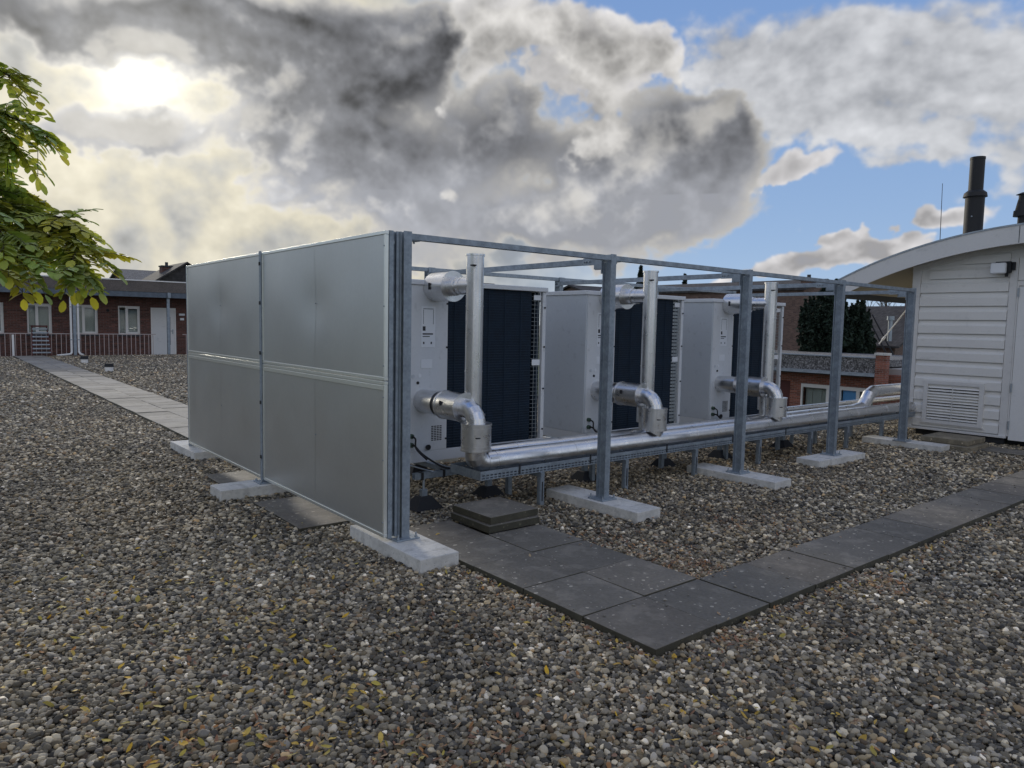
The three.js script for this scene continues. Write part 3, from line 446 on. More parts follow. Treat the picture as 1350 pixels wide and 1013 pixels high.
function plate(o) {                                               // rating plates, plugs, vent and drain on the connection panel
  const lb = mesh('rating_label', bx(0.17, 0.32, 1.05, 1.42, 0.0002, 0.003, 0.001), M.label, o);
  mesh('print', [bx(0.185, 0.215, 1.2, 1.24, 0.0031, 0.0036), bx(0.185, 0.295, 1.165, 1.178, 0.0031, 0.0036), bx(0.185, 0.26, 1.145, 1.153, 0.0031, 0.0036), bx(0.19, 0.205, 1.08, 1.1, 0.0031, 0.0036), bx(0.27, 0.285, 1.08, 1.1, 0.0031, 0.0036), bx(0.19, 0.3, 1.395, 1.4, 0.0031, 0.0036), bx(0.19, 0.194, 1.26, 1.39, 0.0031, 0.0036), bx(0.296, 0.3, 1.26, 1.39, 0.0031, 0.0036)], M.ink, lb, { kind: 'stuff' });
  mesh('small_label', bx(0.17, 0.29, 0.86, 0.94, 0.0002, 0.003, 0.001), M.label, o);
  mesh('grommet', new THREE.CylinderGeometry(0.014, 0.014, 0.006, 14).rotateX(Math.PI / 2).translate(0.14, 0.73, 0.003), M.black, o);
  mesh('grommet', new THREE.CylinderGeometry(0.018, 0.018, 0.004, 14).rotateX(Math.PI / 2).translate(0.09, 0.79, 0.002), M.unitGrey, o);
  mesh('grommet', new THREE.CylinderGeometry(0.018, 0.018, 0.004, 14).rotateX(Math.PI / 2).translate(0.16, 0.795, 0.002), M.label, o);
  mesh('drain_plug', new THREE.CylinderGeometry(0.026, 0.022, 0.02, 18).rotateX(Math.PI / 2).translate(0.25, 0.135, 0.01), M.black, o);
  const v = []; for (let i = 0; i < 4; i++) for (let k = 0; k < 9; k++) v.push(bx(0.29 + i * 0.03, 0.312 + i * 0.03, 0.19 + k * 0.016, 0.199 + k * 0.016, 0.0002, 0.0022)); mesh('vent_slots', v, M.dark, o);
  mesh('cable_gland', [new THREE.CylinderGeometry(0.022, 0.022, 0.03, 12).rotateX(Math.PI / 2).translate(0.07, 0.25, 0.015), new THREE.CylinderGeometry(0.022, 0.022, 0.03, 12).rotateX(Math.PI / 2).translate(0.07, 0.17, 0.015)], M.green, o);
  mesh('cable', [tube([V(0.07, 0.17, 0.03), V(0.075, 0.168, 0.07), V(0.11, 0.1, 0.15), V(0.19, 0.02, 0.3), V(0.24, 0.0, 0.38)], 0.009, 30, 8), tube([V(0.07, 0.25, 0.03), V(0.08, 0.23, 0.07), V(0.07, 0.15, 0.1), V(0.12, 0.06, 0.2)], 0.008, 24, 8)], M.black, o);
}
const unitLabel = ['grey cooling unit with a dark blue coil nearest the panel wall', 'grey cooling unit with a dark blue coil, the middle of three', 'grey cooling unit with a dark blue coil, the last of three towards the cabin'];
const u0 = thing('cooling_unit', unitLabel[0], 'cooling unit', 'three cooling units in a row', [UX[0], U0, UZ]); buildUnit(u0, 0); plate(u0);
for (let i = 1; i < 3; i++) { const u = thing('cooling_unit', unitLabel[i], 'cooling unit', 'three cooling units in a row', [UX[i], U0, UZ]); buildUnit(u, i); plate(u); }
{
  // long steel support frame with rubber feet
  const o = thing('support_frame', 'low galvanised support frame on black rubber feet under the cooling units', 'frame');
  for (const z of [-3.05, -4.3]) mesh('rail', [bx(0.5, 6.9, 0.222, 0.235, z - 0.022, z + 0.022), bx(0.5, 6.9, 0.2352, 0.2755, z + 0.018, z + 0.022), bx(0.5, 6.9, 0.2352, 0.2755, z - 0.022, z - 0.018)], M.galv, o);
  for (const ux of UX) for (const x of [0.25, 1.4]) mesh('cross_rail', bx(ux + x - 0.02, ux + x + 0.02, 0.236, 0.2795, -4.2775, -3.0725), M.galv, o);
  for (const z of [-3.05, -4.3]) for (const x of [0.6, 1.3, 2.54, 3.8, 4.87, 6.3]) {
    const f = new THREE.CylinderGeometry(0.08, 0.19, 0.1, 4, 1); f.rotateY(Math.PI / 4); f.scale(1, 1, 0.85); f.translate(x, 0.02, z);
    const q = mesh('rubber_foot', f.toNonIndexed(), M.rubber, o); q.geometry.computeVertexNormals();
    mesh('stem', [rod(V(x, 0.06, z), V(x, 0.222, z), 0.012, 10)], M.zinc, q); mesh('clamp', bx(x - 0.028, x + 0.028, 0.07, 0.13, z - 0.022, z + 0.022, 0.003), M.galv, q);
  }
  for (const x of [0.56, 0.78, 0.93]) mesh('strap', [bx(x, x + 0.022, 0.216, 0.222, -3.078, -3.022), bx(x, x + 0.022, 0.216, 0.281, -3.022, -3.018), bx(x, x + 0.022, 0.2756, 0.281, -3.078, -3.0222)], M.black, o);
  mesh('wire', [tube([V(0.62, 0.29, -3.3), V(0.64, 0.285, -3.1), V(0.7, 0.27, -3.03)], 0.006, 12, 6), tube([V(0.85, 0.3, -3.3), V(0.88, 0.285, -3.12), V(0.95, 0.28, -3.04)], 0.006, 12, 6)], M.zinc, o);
}
// ---------------------------------------------------------------- insulated pipework
const HZ1 = -2.6, HZ2 = -2.81, HY = 0.408, HR = 0.088;
const ring = (a, b, r, seg = 40) => rod(a, b, r, seg);
const seamUV = g => uvMetres(g);
for (let i = 0; i < 3; i++) {
  const ux = UX[i], xr = ux + 0.315, xl = ux + 0.2, zf = UZ + 0.001, which = ['first', 'second', 'third'][i] + ' cooling unit';
  const r = thing('riser_pipe', 'shiny clad riser pipe with tee at the top, from the ' + which, 'pipe', 'riser pipes of the cooling units');
  const yu = 1.875, sl = 0.29;
  mesh('pipe', [seamUV(ring(V(xr, HY + 0.05, HZ2), V(xr, 2.13, HZ2), 0.074))], M.alu, r);
  mesh('branch', [seamUV(ring(V(xr, yu, zf + 0.2), V(xr, yu, HZ2), 0.0735)), seamUV(ring(V(xr, yu, zf + 0.2), V(xr, yu, zf + 0.39), 0.083)), seamUV(ring(V(xr, yu, zf + 0.44), V(xr, yu, zf + 0.452), 0.077))], M.alu, r);
  mesh('end_sleeve', [seamUV(ring(V(xr, yu, zf), V(xr, yu, zf + sl), 0.13)), seamUV(ring(V(xr, yu, zf + sl - 0.015), V(xr, yu, zf + sl + 0.004), 0.134))], M.alu, r);
  mesh('seam', [bx(xr - 0.1325, xr - 0.1285, yu - 0.004, yu + 0.004, zf + 0.01, zf + sl - 0.02)], M.trim, r);
  mesh('latch', [bx(xr - 0.142, xr - 0.129, yu - 0.03, yu + 0.03, zf + 0.1, zf + 0.118, 0.004)], M.dark, r);
  mesh('cap_rim', seamUV(ring(V(xr, 2.118, HZ2), V(xr, 2.133, HZ2), 0.082)), M.alu, r);
  for (const y of [2.02, 1.7, 1.15, 0.72]) mesh('joint_band', [seamUV(ring(V(xr, y - 0.006, HZ2), V(xr, y + 0.006, HZ2), 0.0765))], M.alu, r);
  mesh('latch', [bx(xr - 0.088, xr - 0.05, 2.028, 2.04, HZ2 + 0.05, HZ2 + 0.09, 0.003)], M.dark, r);
  mesh('lower_collar', [seamUV(ring(V(xr, 0.56, HZ2), V(xr, 0.78, HZ2), 0.1)), seamUV(ring(V(xr, 0.772, HZ2), V(xr, 0.786, HZ2), 0.106))], M.alu, r);
  mesh('rivet_strip', bx(xr - 0.004, xr + 0.004, 1.18, 1.67, HZ2 + 0.073, HZ2 + 0.077), M.trim, r);

  const e = thing('elbow_pipe', 'shiny clad pipe elbow dropping from the ' + which + ' to the header', 'pipe', 'elbow pipes of the cooling units');
  const yl = 0.845, R = 0.13, c = [];
  mesh('inlet_sleeve', [seamUV(ring(V(xl, yl, zf), V(xl, yl, zf + 0.27), 0.105)), seamUV(ring(V(xl, yl, zf + 0.26), V(xl, yl, zf + 0.275), 0.109))], M.alu, e);
  mesh('neck', seamUV(ring(V(xl, yl, zf + 0.27), V(xl, yl, zf + 0.36), 0.072)), M.alu, e);
  mesh('flange_sleeve', [seamUV(ring(V(xl, yl, zf + 0.35), V(xl, yl, HZ1 - 0.165), 0.122)), seamUV(ring(V(xl, yl, zf + 0.35), V(xl, yl, zf + 0.366), 0.127)), seamUV(ring(V(xl, yl, HZ1 - 0.182), V(xl, yl, HZ1 - 0.163), 0.127))], M.alu, e);
  mesh('latch', [bx(xl - 0.13, xl - 0.115, yl + 0.01, yl + 0.05, zf + 0.45, zf + 0.475, 0.004), bx(xl - 0.121, xl - 0.1165, yl - 0.004, yl + 0.004, zf + 0.37, HZ1 - 0.185)], M.dark, e);
  // segmented bend
  for (let k = 0; k < 5; k++) { const a0 = k / 5 * Math.PI / 2, a1 = (k + 1) / 5 * Math.PI / 2, p = a => V(xl, yl - R + R * Math.cos(a), HZ1 - R + R * Math.sin(a)); const A = p(a0), B = p(a1), d = B.clone().sub(A).normalize().multiplyScalar(0.012); c.push(seamUV(ring(A.clone().sub(d), B.clone().add(d), 0.079, 32))); }
  c.push(seamUV(ring(V(xl, yl, HZ1 - 0.175), V(xl, yl, HZ1 - R), 0.079)), seamUV(ring(V(xl, yl - R, HZ1), V(xl, HY + (i ? 0.02 : 0.09), HZ1), 0.078)));
  mesh('bend', c, M.alu, e);
  mesh('collar', [seamUV(ring(V(xl, 0.51, HZ1), V(xl, 0.735, HZ1), 0.124)), seamUV(ring(V(xl, 0.51, HZ1), V(xl, 0.526, HZ1), 0.129)), seamUV(ring(V(xl, 0.722, HZ1), V(xl, 0.738, HZ1), 0.129)), seamUV(ring(V(xl, 0.695, HZ1), V(xl, 0.701, HZ1), 0.1265)), seamUV(ring(V(xl, 0.55, HZ1), V(xl, 0.556, HZ1), 0.1265))], M.alu, e);
  mesh('latch', bx(xl - 0.08, xl - 0.04, 0.625, 0.634, HZ1 + 0.095, HZ1 + 0.117, 0.003), M.dark, e);
}
{
  const xs = UX[0] + 0.2;
  const h1 = thing('header_pipe', 'long shiny header pipe lying at the front of the cable tray', 'pipe', 'header pipes on the cable tray');
  const bend = []; for (let k = 0; k < 4; k++) { const p = a => V(xs + 0.09 - 0.09 * Math.cos(a), HY + 0.09 - 0.09 * Math.sin(a), HZ1); const A = p(k / 4 * Math.PI / 2), B = p((k + 1) / 4 * Math.PI / 2), d = B.clone().sub(A).normalize().multiplyScalar(0.014); bend.push(seamUV(ring(A.clone().sub(d), B.clone().add(d), 0.083, 32))); }
  mesh('end_bend', bend, M.alu, h1);
  mesh('pipe', seamUV(rod(V(xs + 0.09, HY, HZ1), V(9.3, HY, HZ1), HR, 48)), M.alu, h1);
  for (let x = 1.0; x < 9; x += 0.9) mesh('joint_band', seamUV(ring(V(x, HY, HZ1), V(x + 0.014, HY, HZ1), HR + 0.003, 48)), M.alu, h1);
  mesh('foil_label', bx(xs + 0.1, xs + 0.2, HY + 0.02, HY + 0.05, HZ1 + 0.0795, HZ1 + 0.0835), M.label, h1);
  const h2 = thing('header_pipe', 'long shiny header pipe at the back of the cable tray, bending up near the cabin', 'pipe', 'header pipes on the cable tray');
  mesh('pipe', seamUV(rod(V(UX[0] + 0.3, HY + 0.005, HZ2), V(7.75, HY + 0.005, HZ2), HR, 48)), M.alu, h2);
  const up = [V(7.72, HY + 0.005, HZ2), V(8.0, HY + 0.03, HZ2), V(8.12, HY + 0.12, HZ2), V(8.2, HY + 0.21, HZ2), V(8.34, HY + 0.26, HZ2), V(12.6, HY + 0.26, HZ2)], seg = [];
  for (let k = 0; k < up.length - 1; k++) { const d = up[k + 1].clone().sub(up[k]).normalize().multiplyScalar(0.018); seg.push(seamUV(ring(up[k].clone().sub(d), up[k + 1].clone().add(d), HR, 32))); }
  mesh('rising_bend', seg, M.alu, h2);
  for (let x = 1.4; x < 7.6; x += 0.9) mesh('joint_band', seamUV(ring(V(x, HY + 0.005, HZ2), V(x + 0.014, HY + 0.005, HZ2), HR + 0.003, 48)), M.alu, h2);
  const h3 = thing('header_pipe', 'thin shiny pipe behind the two header pipes near the cabin', 'pipe', 'header pipes on the cable tray');
  mesh('pipe', seamUV(rod(V(6.4, 0.47, -3.1), V(12.6, 0.47, -3.1), 0.04, 24)), M.alu, h3); mesh('saddle', [bx(6.6, 6.63, -0.04, 0.43, -3.12, -3.08), bx(8.3, 8.33, -0.04, 0.43, -3.12, -3.08)], M.galv, h3);
}
{
  const t = thing('cable_tray', 'perforated galvanised cable tray carrying the header pipes', 'cable tray');
  const x0 = 0.8, x1 = 9.1, z0 = -2.93, z1 = -2.5, y0 = 0.275, y1 = 0.35;
  for (const z of [z1 - 0.003, z0]) {
    const p = [bx(x0, x1, y0, y0 + 0.009, z, z + 0.003), bx(x0, x1, y0 + 0.02, y0 + 0.032, z, z + 0.003), bx(x0, x1, y0 + 0.043, y1, z, z + 0.003)];
    for (let k = 0, n = Math.floor((x1 - x0) / 0.042); k <= n; k++) { const x = x0 + k * 0.042; p.push(bx(x, Math.min(x1, x + 0.014), y0 + 0.009, y0 + 0.02, z + 0.0002, z + 0.0028), bx(x, Math.min(x1, x + 0.014), y0 + 0.032, y0 + 0.043, z + 0.0002, z + 0.0028)); }
    mesh('side_wall', p, M.galv, t);
  }
  mesh('floor', bx(x0, x1, y0 + 0.001, y0 + 0.004, z0 + 0.0032, z1 - 0.0032), M.galv, t);
  mesh('end_plate', bx(x0 - 0.003, x0, y0, y1, z0, z1), M.galv, t);
  for (const x of [1.2, 2.05, 3.15, 4.3, 5.4, 6.5]) mesh('clip', bx(x, x + 0.018, y0 + 0.01, y1 + 0.02, z1 + 0.0005, z1 + 0.006, 0.002), M.dark, t);
  const lb = ['beside the stacked slabs', 'behind the post between the first two units', 'behind the third post block', 'right of the third post', 'behind the lengthwise concrete block', 'before the last post', 'under the rising pipe by the cabin'];
  [1.46, 2.55, 3.64, 4.85, 6.01, 6.96, 8.0].forEach((x, i) => {
    const s = thing('tray_support', 'short galvanised tray support ' + lb[i], 'support', 'supports under the cable tray', [x, 0, 0]);
    mesh('arm', [bx(-0.02, 0.02, 0.232, 0.2745, z0 - 0.05, z1 + 0.02), ], M.galv, s);
    mesh('upright', [bx(-0.022, 0.022, -0.06, 0.231, z1 - 0.03, z1 + 0.015), bx(-0.028, -0.0222, 0.0, 0.2, z1 - 0.02, z1 + 0.005)], M.galv, s);
    mesh('upright', [bx(-0.022, 0.022, -0.06, 0.231, z0 - 0.045, z0)], M.galv, s);
    mesh('slot_strip', bx(-0.006, 0.006, 0.02, 0.19, z1 + 0.0152, z1 + 0.017), M.dark, s);
  });
}
// ---------------------------------------------------------------- cabin at the right
{
  const X = 9.15, ZA = -2.66, ZB = 2.1, cz = -0.76, cy = -3.59, Rr = 6.64;
  const roofY = z => cy + Math.sqrt(Rr * Rr - (z - cz) * (z - cz));
  const o = thing('cabin', 'white boarded rooftop cabin with a curved roof and a louvre', 'cabin');
  // wall core shaped to the curve
  const s = new THREE.Shape(); s.moveTo(-ZB, 0.12); s.lineTo(-ZB, roofY(ZB) - 0.2); for (let k = 0; k <= 24; k++) { const z = lerp(ZB, ZA, k / 24); s.lineTo(-z, roofY(z) - 0.2); } s.lineTo(-ZA, 0.12); s.closePath();
  const core = new THREE.ExtrudeGeometry(s, { depth: 3.8, bevelEnabled: false }); core.rotateY(Math.PI / 2); core.translate(X + 0.03, 0, 0); uvMetres(core);
  mesh('wall_core', core, M.siding, o);
  // overlapping boards, cut at the curve
  const zb0 = ZA + 0.1, zb1 = -1.40, pitch = 0.202;
  for (let k = 0; k < 15; k++) {
    const y0 = 0.14 + k * pitch, y1 = Math.min(y0 + pitch - 0.012, 9); let a = zb0; const top = z => roofY(z) - 0.28;
    while (a < zb1 && top(a) < y1) a += 0.02; if (a >= zb1 - 0.05) { if (top(zb1) < y0 + 0.03) continue; a = zb1 - 0.6; }
    const pr = new THREE.Shape(), h = y1 - y0; pr.moveTo(0, 0); pr.lineTo(0.036, 0); pr.lineTo(0.036, h * 0.6); pr.lineTo(0.012, h * 0.78); pr.lineTo(0.006, h); pr.lineTo(0, h); pr.closePath();
    const g = new THREE.ExtrudeGeometry(pr, { depth: zb1 - a, bevelEnabled: false }); g.rotateY(Math.PI); g.translate(X + 0.029, y0, zb1); uvMetres(g); mesh('board', g, M.siding, o);
  }
  mesh('corner_trim', [bx(X - 0.008, X + 0.06, 0.12, roofY(ZA) - 0.2, ZA - 0.02, ZA + 0.095, 0.004), bx(X + 0.0605, X + 3.8, 0.12, roofY(ZA) - 0.22, ZA - 0.015, ZA - 0.001)], M.fascia, o);
  mesh('corner_trim', bx(X - 0.006, X + 0.029, 0.12, 2.62, -1.395, -1.30, 0.004), M.fascia, o);
  mesh('drip_sill', bx(X - 0.03, X + 0.05, 0.09, 0.125, ZA, -1.3, 0.004), M.fascia, o);
  mesh('plinth', [bx(X + 0.15, X + 3.7, -0.05, 0.12, ZA + 0.1, ZB - 0.1)], M.black, o);
  mesh('fender', bx(X + 0.02, X + 0.14, -0.02, 0.089, -1.85, -1.33, 0.03), M.dark, o);
  // door
  const d = mesh('door', bx(X - 0.002, X + 0.028, 0.07, 2.22, -1.275, -0.35, 0.004), M.door, o);
  mesh('door_frame', [bx(X - 0.004, X + 0.029, 0.12, 2.3, -1.298, -1.2785, 0.002), bx(X - 0.004, X + 0.029, 2.235, 2.3, -1.278, -0.3)], M.fascia, o);
  for (const y of [0.22, 0.75, 2.08]) mesh('hinge', rod(V(X - 0.012, y, -1.277), V(X - 0.012, y + 0.12, -1.277), 0.012, 10), M.zinc, d);
  mesh('handle', [rod(V(X - 0.05, 1.1, -0.45), V(X - 0.05, 1.1, -0.57), 0.01, 8), rod(V(X - 0.05, 1.1, -0.45), V(X, 1.1, -0.45), 0.01, 8)], M.zinc, d);
  mesh('wall_panel', [bx(X + 0.004, X + 0.029, 2.31, 2.62, -1.295, 0.4), bx(X + 0.004, X + 0.029, 0.12, 2.62, -0.28, ZB)], M.siding, o);
  // louvre
  const z0 = -2.41, z1 = -1.6, y0 = 0.2, y1 = 0.84;
  const l = mesh('louvre_frame', [bx(X - 0.04, X, y0, y0 + 0.05, z0, z1), bx(X - 0.04, X, y1 - 0.05, y1, z0, z1), bx(X - 0.04, X, y0 + 0.0502, y1 - 0.0502, z0, z0 + 0.06), bx(X - 0.04, X, y0 + 0.0502, y1 - 0.0502, z1 - 0.06, z1), bx(X - 0.028, X, y0 - 0.02, y0 - 0.0002, z0 - 0.02, z1 + 0.02)], M.fascia, o);
  mesh('back', bx(X - 0.006, X + 0.001, y0 + 0.05, y1 - 0.05, z0 + 0.06, z1 - 0.06), M.black, l);
  for (let k = 0; k < 12; k++) { const y = y0 + 0.065 + k * 0.0425; const g = new THREE.BoxGeometry(0.04, 0.004, z1 - z0 - 0.125); g.rotateZ(0.68); g.translate(X - 0.024, y + 0.012, (z0 + z1) / 2); mesh('slat', uvMetres(g), M.upvc, l); }
  mesh('mullion', bx(X - 0.043, X - 0.0385, y0 + 0.051, y1 - 0.051, -2.01, -2.0), M.fascia, l);
  // curved roof with a deep fascia board
  const zE = -3.66, zF = 2 * cz - zE, arc = (ra, rb, za, zb, x0, x1) => {
    const sh = new THREE.Shape(), n = 36, pt = (r, z) => [-z, cy + Math.sqrt(r * r - Math.pow((z - cz), 2))];
    for (let k = 0; k <= n; k++) { const [a, b] = pt(ra, lerp(za, zb, k / n)); k ? sh.lineTo(a, b) : sh.moveTo(a, b); } for (let k = n; k >= 0; k--) { const [a, b] = pt(rb, lerp(za, zb, k / n)); sh.lineTo(a, b); } sh.closePath();
    const g = new THREE.ExtrudeGeometry(sh, { depth: x1 - x0, bevelEnabled: false }); g.rotateY(Math.PI / 2); g.translate(x0, 0, 0); return uvMetres(g);
  };
  const rf = mesh('roof', arc(Rr - 0.03, Rr - 0.16, zE + 0.01, zF - 0.01, X - 0.32, X + 4.1), M.seal, o);
  mesh('fascia_board', arc(Rr - 0.012, Rr - 0.255, zE, zF, X - 0.35, X - 0.325), M.fascia, rf);
  mesh('roof_edge_strip', arc(Rr + 0.012, Rr - 0.0118, zE - 0.01, zF + 0.01, X - 0.36, X + 4.12), M.zinc, rf);
  mesh('soffit', [arc(Rr - 0.165, Rr - 0.19, zE + 0.02, zF - 0.02, X - 0.32, X + 4.0)], M.soffit, rf);
  mesh('eave_board', bx(X - 0.32, X + 4.1, roofY(zE) - 0.30, roofY(zE) - 0.06, zE - 0.004, zE + 0.012), M.seal, rf);
  mesh('verge_trim', arc(Rr - 0.2, Rr - 0.29, ZA - 0.02, ZB, X - 0.012, X + 0.025), M.fascia, o);
  mesh('fascia_joint', bx(X - 0.353, X - 0.3505, roofY(-1.22) - 0.245, roofY(-1.22) - 0.02, -1.222, -1.214), M.seal, rf);

  const f = thing('wall_floodlight', 'small white square floodlight under the curved cabin roof', 'lamp');
  mesh('housing', bx(X - 0.16, X - 0.09, 2.4, 2.55, -1.6, -1.41, 0.02), M.label, f); mesh('back_box', bx(X - 0.09, X - 0.02, 2.41, 2.57, -1.56, -1.37, 0.01), M.dark, f); mesh('bracket', [bx(X - 0.05, X - 0.006, 2.45, 2.56, -1.365, -1.33, 0.005), rod(V(X - 0.06, 2.36, -1.42), V(X - 0.06, 2.41, -1.42), 0.022, 12)], M.dark, f);

  const c = thing('chimney_flue', 'tall matt black double flue pipe on the cabin roof', 'chimney'), fx = 9.65, fz = -2.075, by = roofY(fz) - 0.03;
  mesh('lower_pipe', rod(V(fx, by, fz), V(fx, 3.62, fz), 0.128, 36), M.black, c); mesh('collar', [rod(V(fx, 3.6, fz), V(fx, 3.66, fz), 0.16, 36, 0.148), rod(V(fx, 3.66, fz), V(fx, 3.7, fz), 0.148, 36, 0.1)], M.black, c);
  mesh('upper_pipe', [rod(V(fx, 3.68, fz), V(fx, 4.18, fz), 0.098, 36), rod(V(fx, 4.15, fz), V(fx, 4.185, fz), 0.102, 36)], M.black, c); mesh('screw', rod(V(fx - 0.137, 3.3, fz + 0.02), V(fx - 0.145, 3.3, fz + 0.02), 0.01, 8), M.zinc, c);
  const c2 = thing('vent_cowl', 'short black vent pipe with a conical cowl on the cabin roof', 'chimney'), gx = 9.7, gz = -1.46, b2 = roofY(gz) - 0.03;
  mesh('pipe', rod(V(gx, b2, gz), V(gx, 3.3, gz), 0.06, 24), M.black, c2); mesh('cowl', [rod(V(gx, 3.26, gz), V(gx, 3.34, gz), 0.12, 28, 0.115), rod(V(gx, 3.34, gz), V(gx, 3.5, gz), 0.1, 28, 0.07), rod(V(gx, 3.5, gz), V(gx, 3.57, gz), 0.065, 20), rod(V(gx, 3.57, gz), V(gx, 3.6, gz), 0.1, 28, 0.03)], M.black, c2);
  const an = thing('antenna', 'thin upright rod antenna on the cabin roof', 'antenna'); const ay = roofY(-2.5) - 0.03;
  mesh('rod', rod(V(9.6, ay, -2.5), V(9.62, 3.86, -2.53), 0.006, 8, 0.004), M.dark, an); mesh('foot', rod(V(9.6, ay, -2.5), V(9.6, ay + 0.07, -2.5), 0.02, 10), M.dark, an);
  const st = ['bottom dark weathered slab of the stack at the cabin wall', 'top dark weathered slab of the stack at the cabin wall'];
  one('stone_slab', st[0], 'slab', 'slab stack by the cabin', bx(8.02, 8.72, -0.04, 0.05, -1.98, -1.36, 0.012), M.wood); one('stone_slab', st[1], 'slab', 'slab stack by the cabin', bx(8.1, 8.74, 0.0505, 0.125, -2.02, -1.42, 0.012), M.wood);
}
// ---------------------------------------------------------------- long brick building beyond the left gravel
{
  const Z = -32.4, o = thing('brick_building', 'long low brown brick building with white windows behind a railing', 'building');
  const wins = [[-1.08, -0.21], [0.55, 1.39], [2.16, 3.03], [3.79, 4.64], [7.6, 8.5], [9.4, 10.3]];
  const dx0 = 5.06, dx1 = 6.08;
  const xs = [-16, ...wins.slice(0, 4).flat(), dx0, dx1, ...wins.slice(4).flat(), 14], parts = [];
  for (let i = 0; i < xs.length - 1; i += 2) parts.push(bx(xs[i], xs[i + 1], -0.15, 2.75, Z - 0.25, Z));
  for (const [a, b] of wins) parts.push(bx(a, b, -0.15, 0.8, Z - 0.25, Z), bx(a, b, 2.03, 2.75, Z - 0.25, Z)); parts.push(bx(dx0, dx1, 1.99, 2.75, Z - 0.25, Z));
  mesh('wall', parts, M.brickBrown, o);
  mesh('interior', [bx(-16, 14, -0.3, 2.75, Z - 4.3, Z - 4.2), bx(-16, 14, -0.3, -0.2, Z - 4.2, Z - 0.25), bx(-16, 14, 2.7, 2.755, Z - 4.2, Z - 0.2505), bx(-16.1, -16.0, -0.3, 2.755, Z - 4.2, Z), bx(14, 14.1, -0.3, 2.755, Z - 4.2, Z)], M.room, o);
  wins.forEach(([a, b], i) => {
    const y0 = 0.8, y1 = 2.03, m = lerp(a, b, 0.4), zf = Z - 0.06, w = mesh('window', [bx(a, b, y0, y0 + 0.07, zf - 0.06, zf), bx(a, b, y1 - 0.07, y1, zf - 0.06, zf), bx(a, a + 0.06, y0 + 0.07, y1 - 0.07, zf - 0.06, zf), bx(b - 0.06, b, y0 + 0.07, y1 - 0.07, zf - 0.06, zf), bx(m - 0.05, m + 0.05, y0 + 0.07, y1 - 0.07, zf - 0.06, zf + 0.01), bx(b - 0.1, b - 0.0605, y0 + 0.07, y1 - 0.07, zf - 0.05, zf + 0.012), bx(m + 0.051, b - 0.101, y0 + 0.0705, y0 + 0.12, zf - 0.05, zf + 0.012), bx(m + 0.051, b - 0.101, y1 - 0.12, y1 - 0.0705, zf - 0.05, zf + 0.012)], M.upvc, o);
    mesh('pane', bx(a + 0.061, m - 0.051, y0 + 0.071, y1 - 0.071, zf - 0.036, zf - 0.03), M.glass, w); mesh('pane', bx(m + 0.051, b - 0.101, y0 + 0.121, y1 - 0.121, zf - 0.036, zf - 0.03), M.glass, w);
    mesh('sill', bx(a - 0.05, b + 0.05, y0 - 0.06, y0 - 0.001, Z - 0.1, Z + 0.06), M.seal, w);
    const sl = []; if (i === 3) for (let y = y0 + 0.1; y < y1 - 0.18; y += 0.06) sl.push(bx(a + 0.07, b - 0.07, y, y + 0.045, zf - 0.13, zf - 0.12)); else { const top = y1 - [0.3, 0.25, 0.1, 0, 0.2, 0.2][i]; for (let x = a + 0.07; x < b - 0.1; x += 0.05) sl.push(bx(x, x + 0.047, y0 + 0.05, top, zf - 0.16 + 0.012 * (Math.round(x * 40) % 2), zf - 0.14 + 0.012 * (Math.round(x * 40) % 2))); }
    mesh(i === 3 ? 'blind' : 'curtain', sl, i === 3 ? M.blind : M.curtain, w);
  });
  const d = mesh('door', bx(dx0, dx1, -0.06, 1.985, Z - 0.07, Z - 0.02, 0.004), M.door, o);
  mesh('door_frame', [bx(dx0, dx0 + 0.05, -0.06, 1.985, Z - 0.0195, Z + 0.01), bx(dx1 - 0.05, dx1, -0.06, 1.985, Z - 0.0195, Z + 0.01), bx(dx0 + 0.0505, dx1 - 0.0505, 1.93, 1.985, Z - 0.0195, Z + 0.01)], M.upvc, d);
  mesh('handle', [bx(dx1 - 0.15, dx1 - 0.11, 0.85, 1.05, Z - 0.0198, Z + 0.0, 0.004), rod(V(dx1 - 0.13, 0.98, Z + 0.02), V(dx1 - 0.26, 0.98, Z + 0.02), 0.012, 8)], M.zinc, d);
  mesh('wall_lamp', [bx(6.2, 6.45, 1.66, 1.76, Z + 0.001, Z + 0.09, 0.03)], M.label, o); mesh('number_plate', bx(6.26, 6.42, 1.46, 1.56, Z + 0.001, Z + 0.02), M.label, o);
  mesh('wall_vent', new THREE.CylinderGeometry(0.06, 0.06, 0.03, 14).rotateX(Math.PI / 2).translate(3.4, 1.82, Z + 0.015), M.dark, o);
  const ZF = -31.15, rf = mesh('roof', [bx(-16, 14, 2.76, 2.95, -40, ZF - 0.1)], M.chips, o);
  mesh('fascia', bx(-16, 14, 2.62, 3.06, ZF - 0.0995, ZF, 0), M.chips, rf); mesh('roof_cap', bx(-16, 14, 3.0605, 3.105, ZF - 0.12, ZF + 0.03), M.upvc, rf); mesh('eave_beam', bx(-16, 14, 2.4, 2.6195, ZF - 0.14, ZF - 0.02), M.beamBlue, rf); mesh('canopy_soffit', bx(-16, 14, 2.64, 2.755, Z + 0.001, ZF - 0.145), M.seal, rf);
  mesh('gallery_floor', bx(-16, 14, -0.35, -0.11, Z + 0.001, ZF + 0.05), M.seal, o);
  const col = (x, label) => { const c = thing('canopy_column', label, 'column', 'steel columns of the gallery', [x, -0.1, -31.3]); mesh('shaft', bx(-0.055, 0.055, 0.02, 2.498, -0.055, 0.055, 0.004), M.galv, c); mesh('foot_plate', bx(-0.14, 0.14, 0, 0.02, -0.12, 0.12), M.galv, c); return c; };
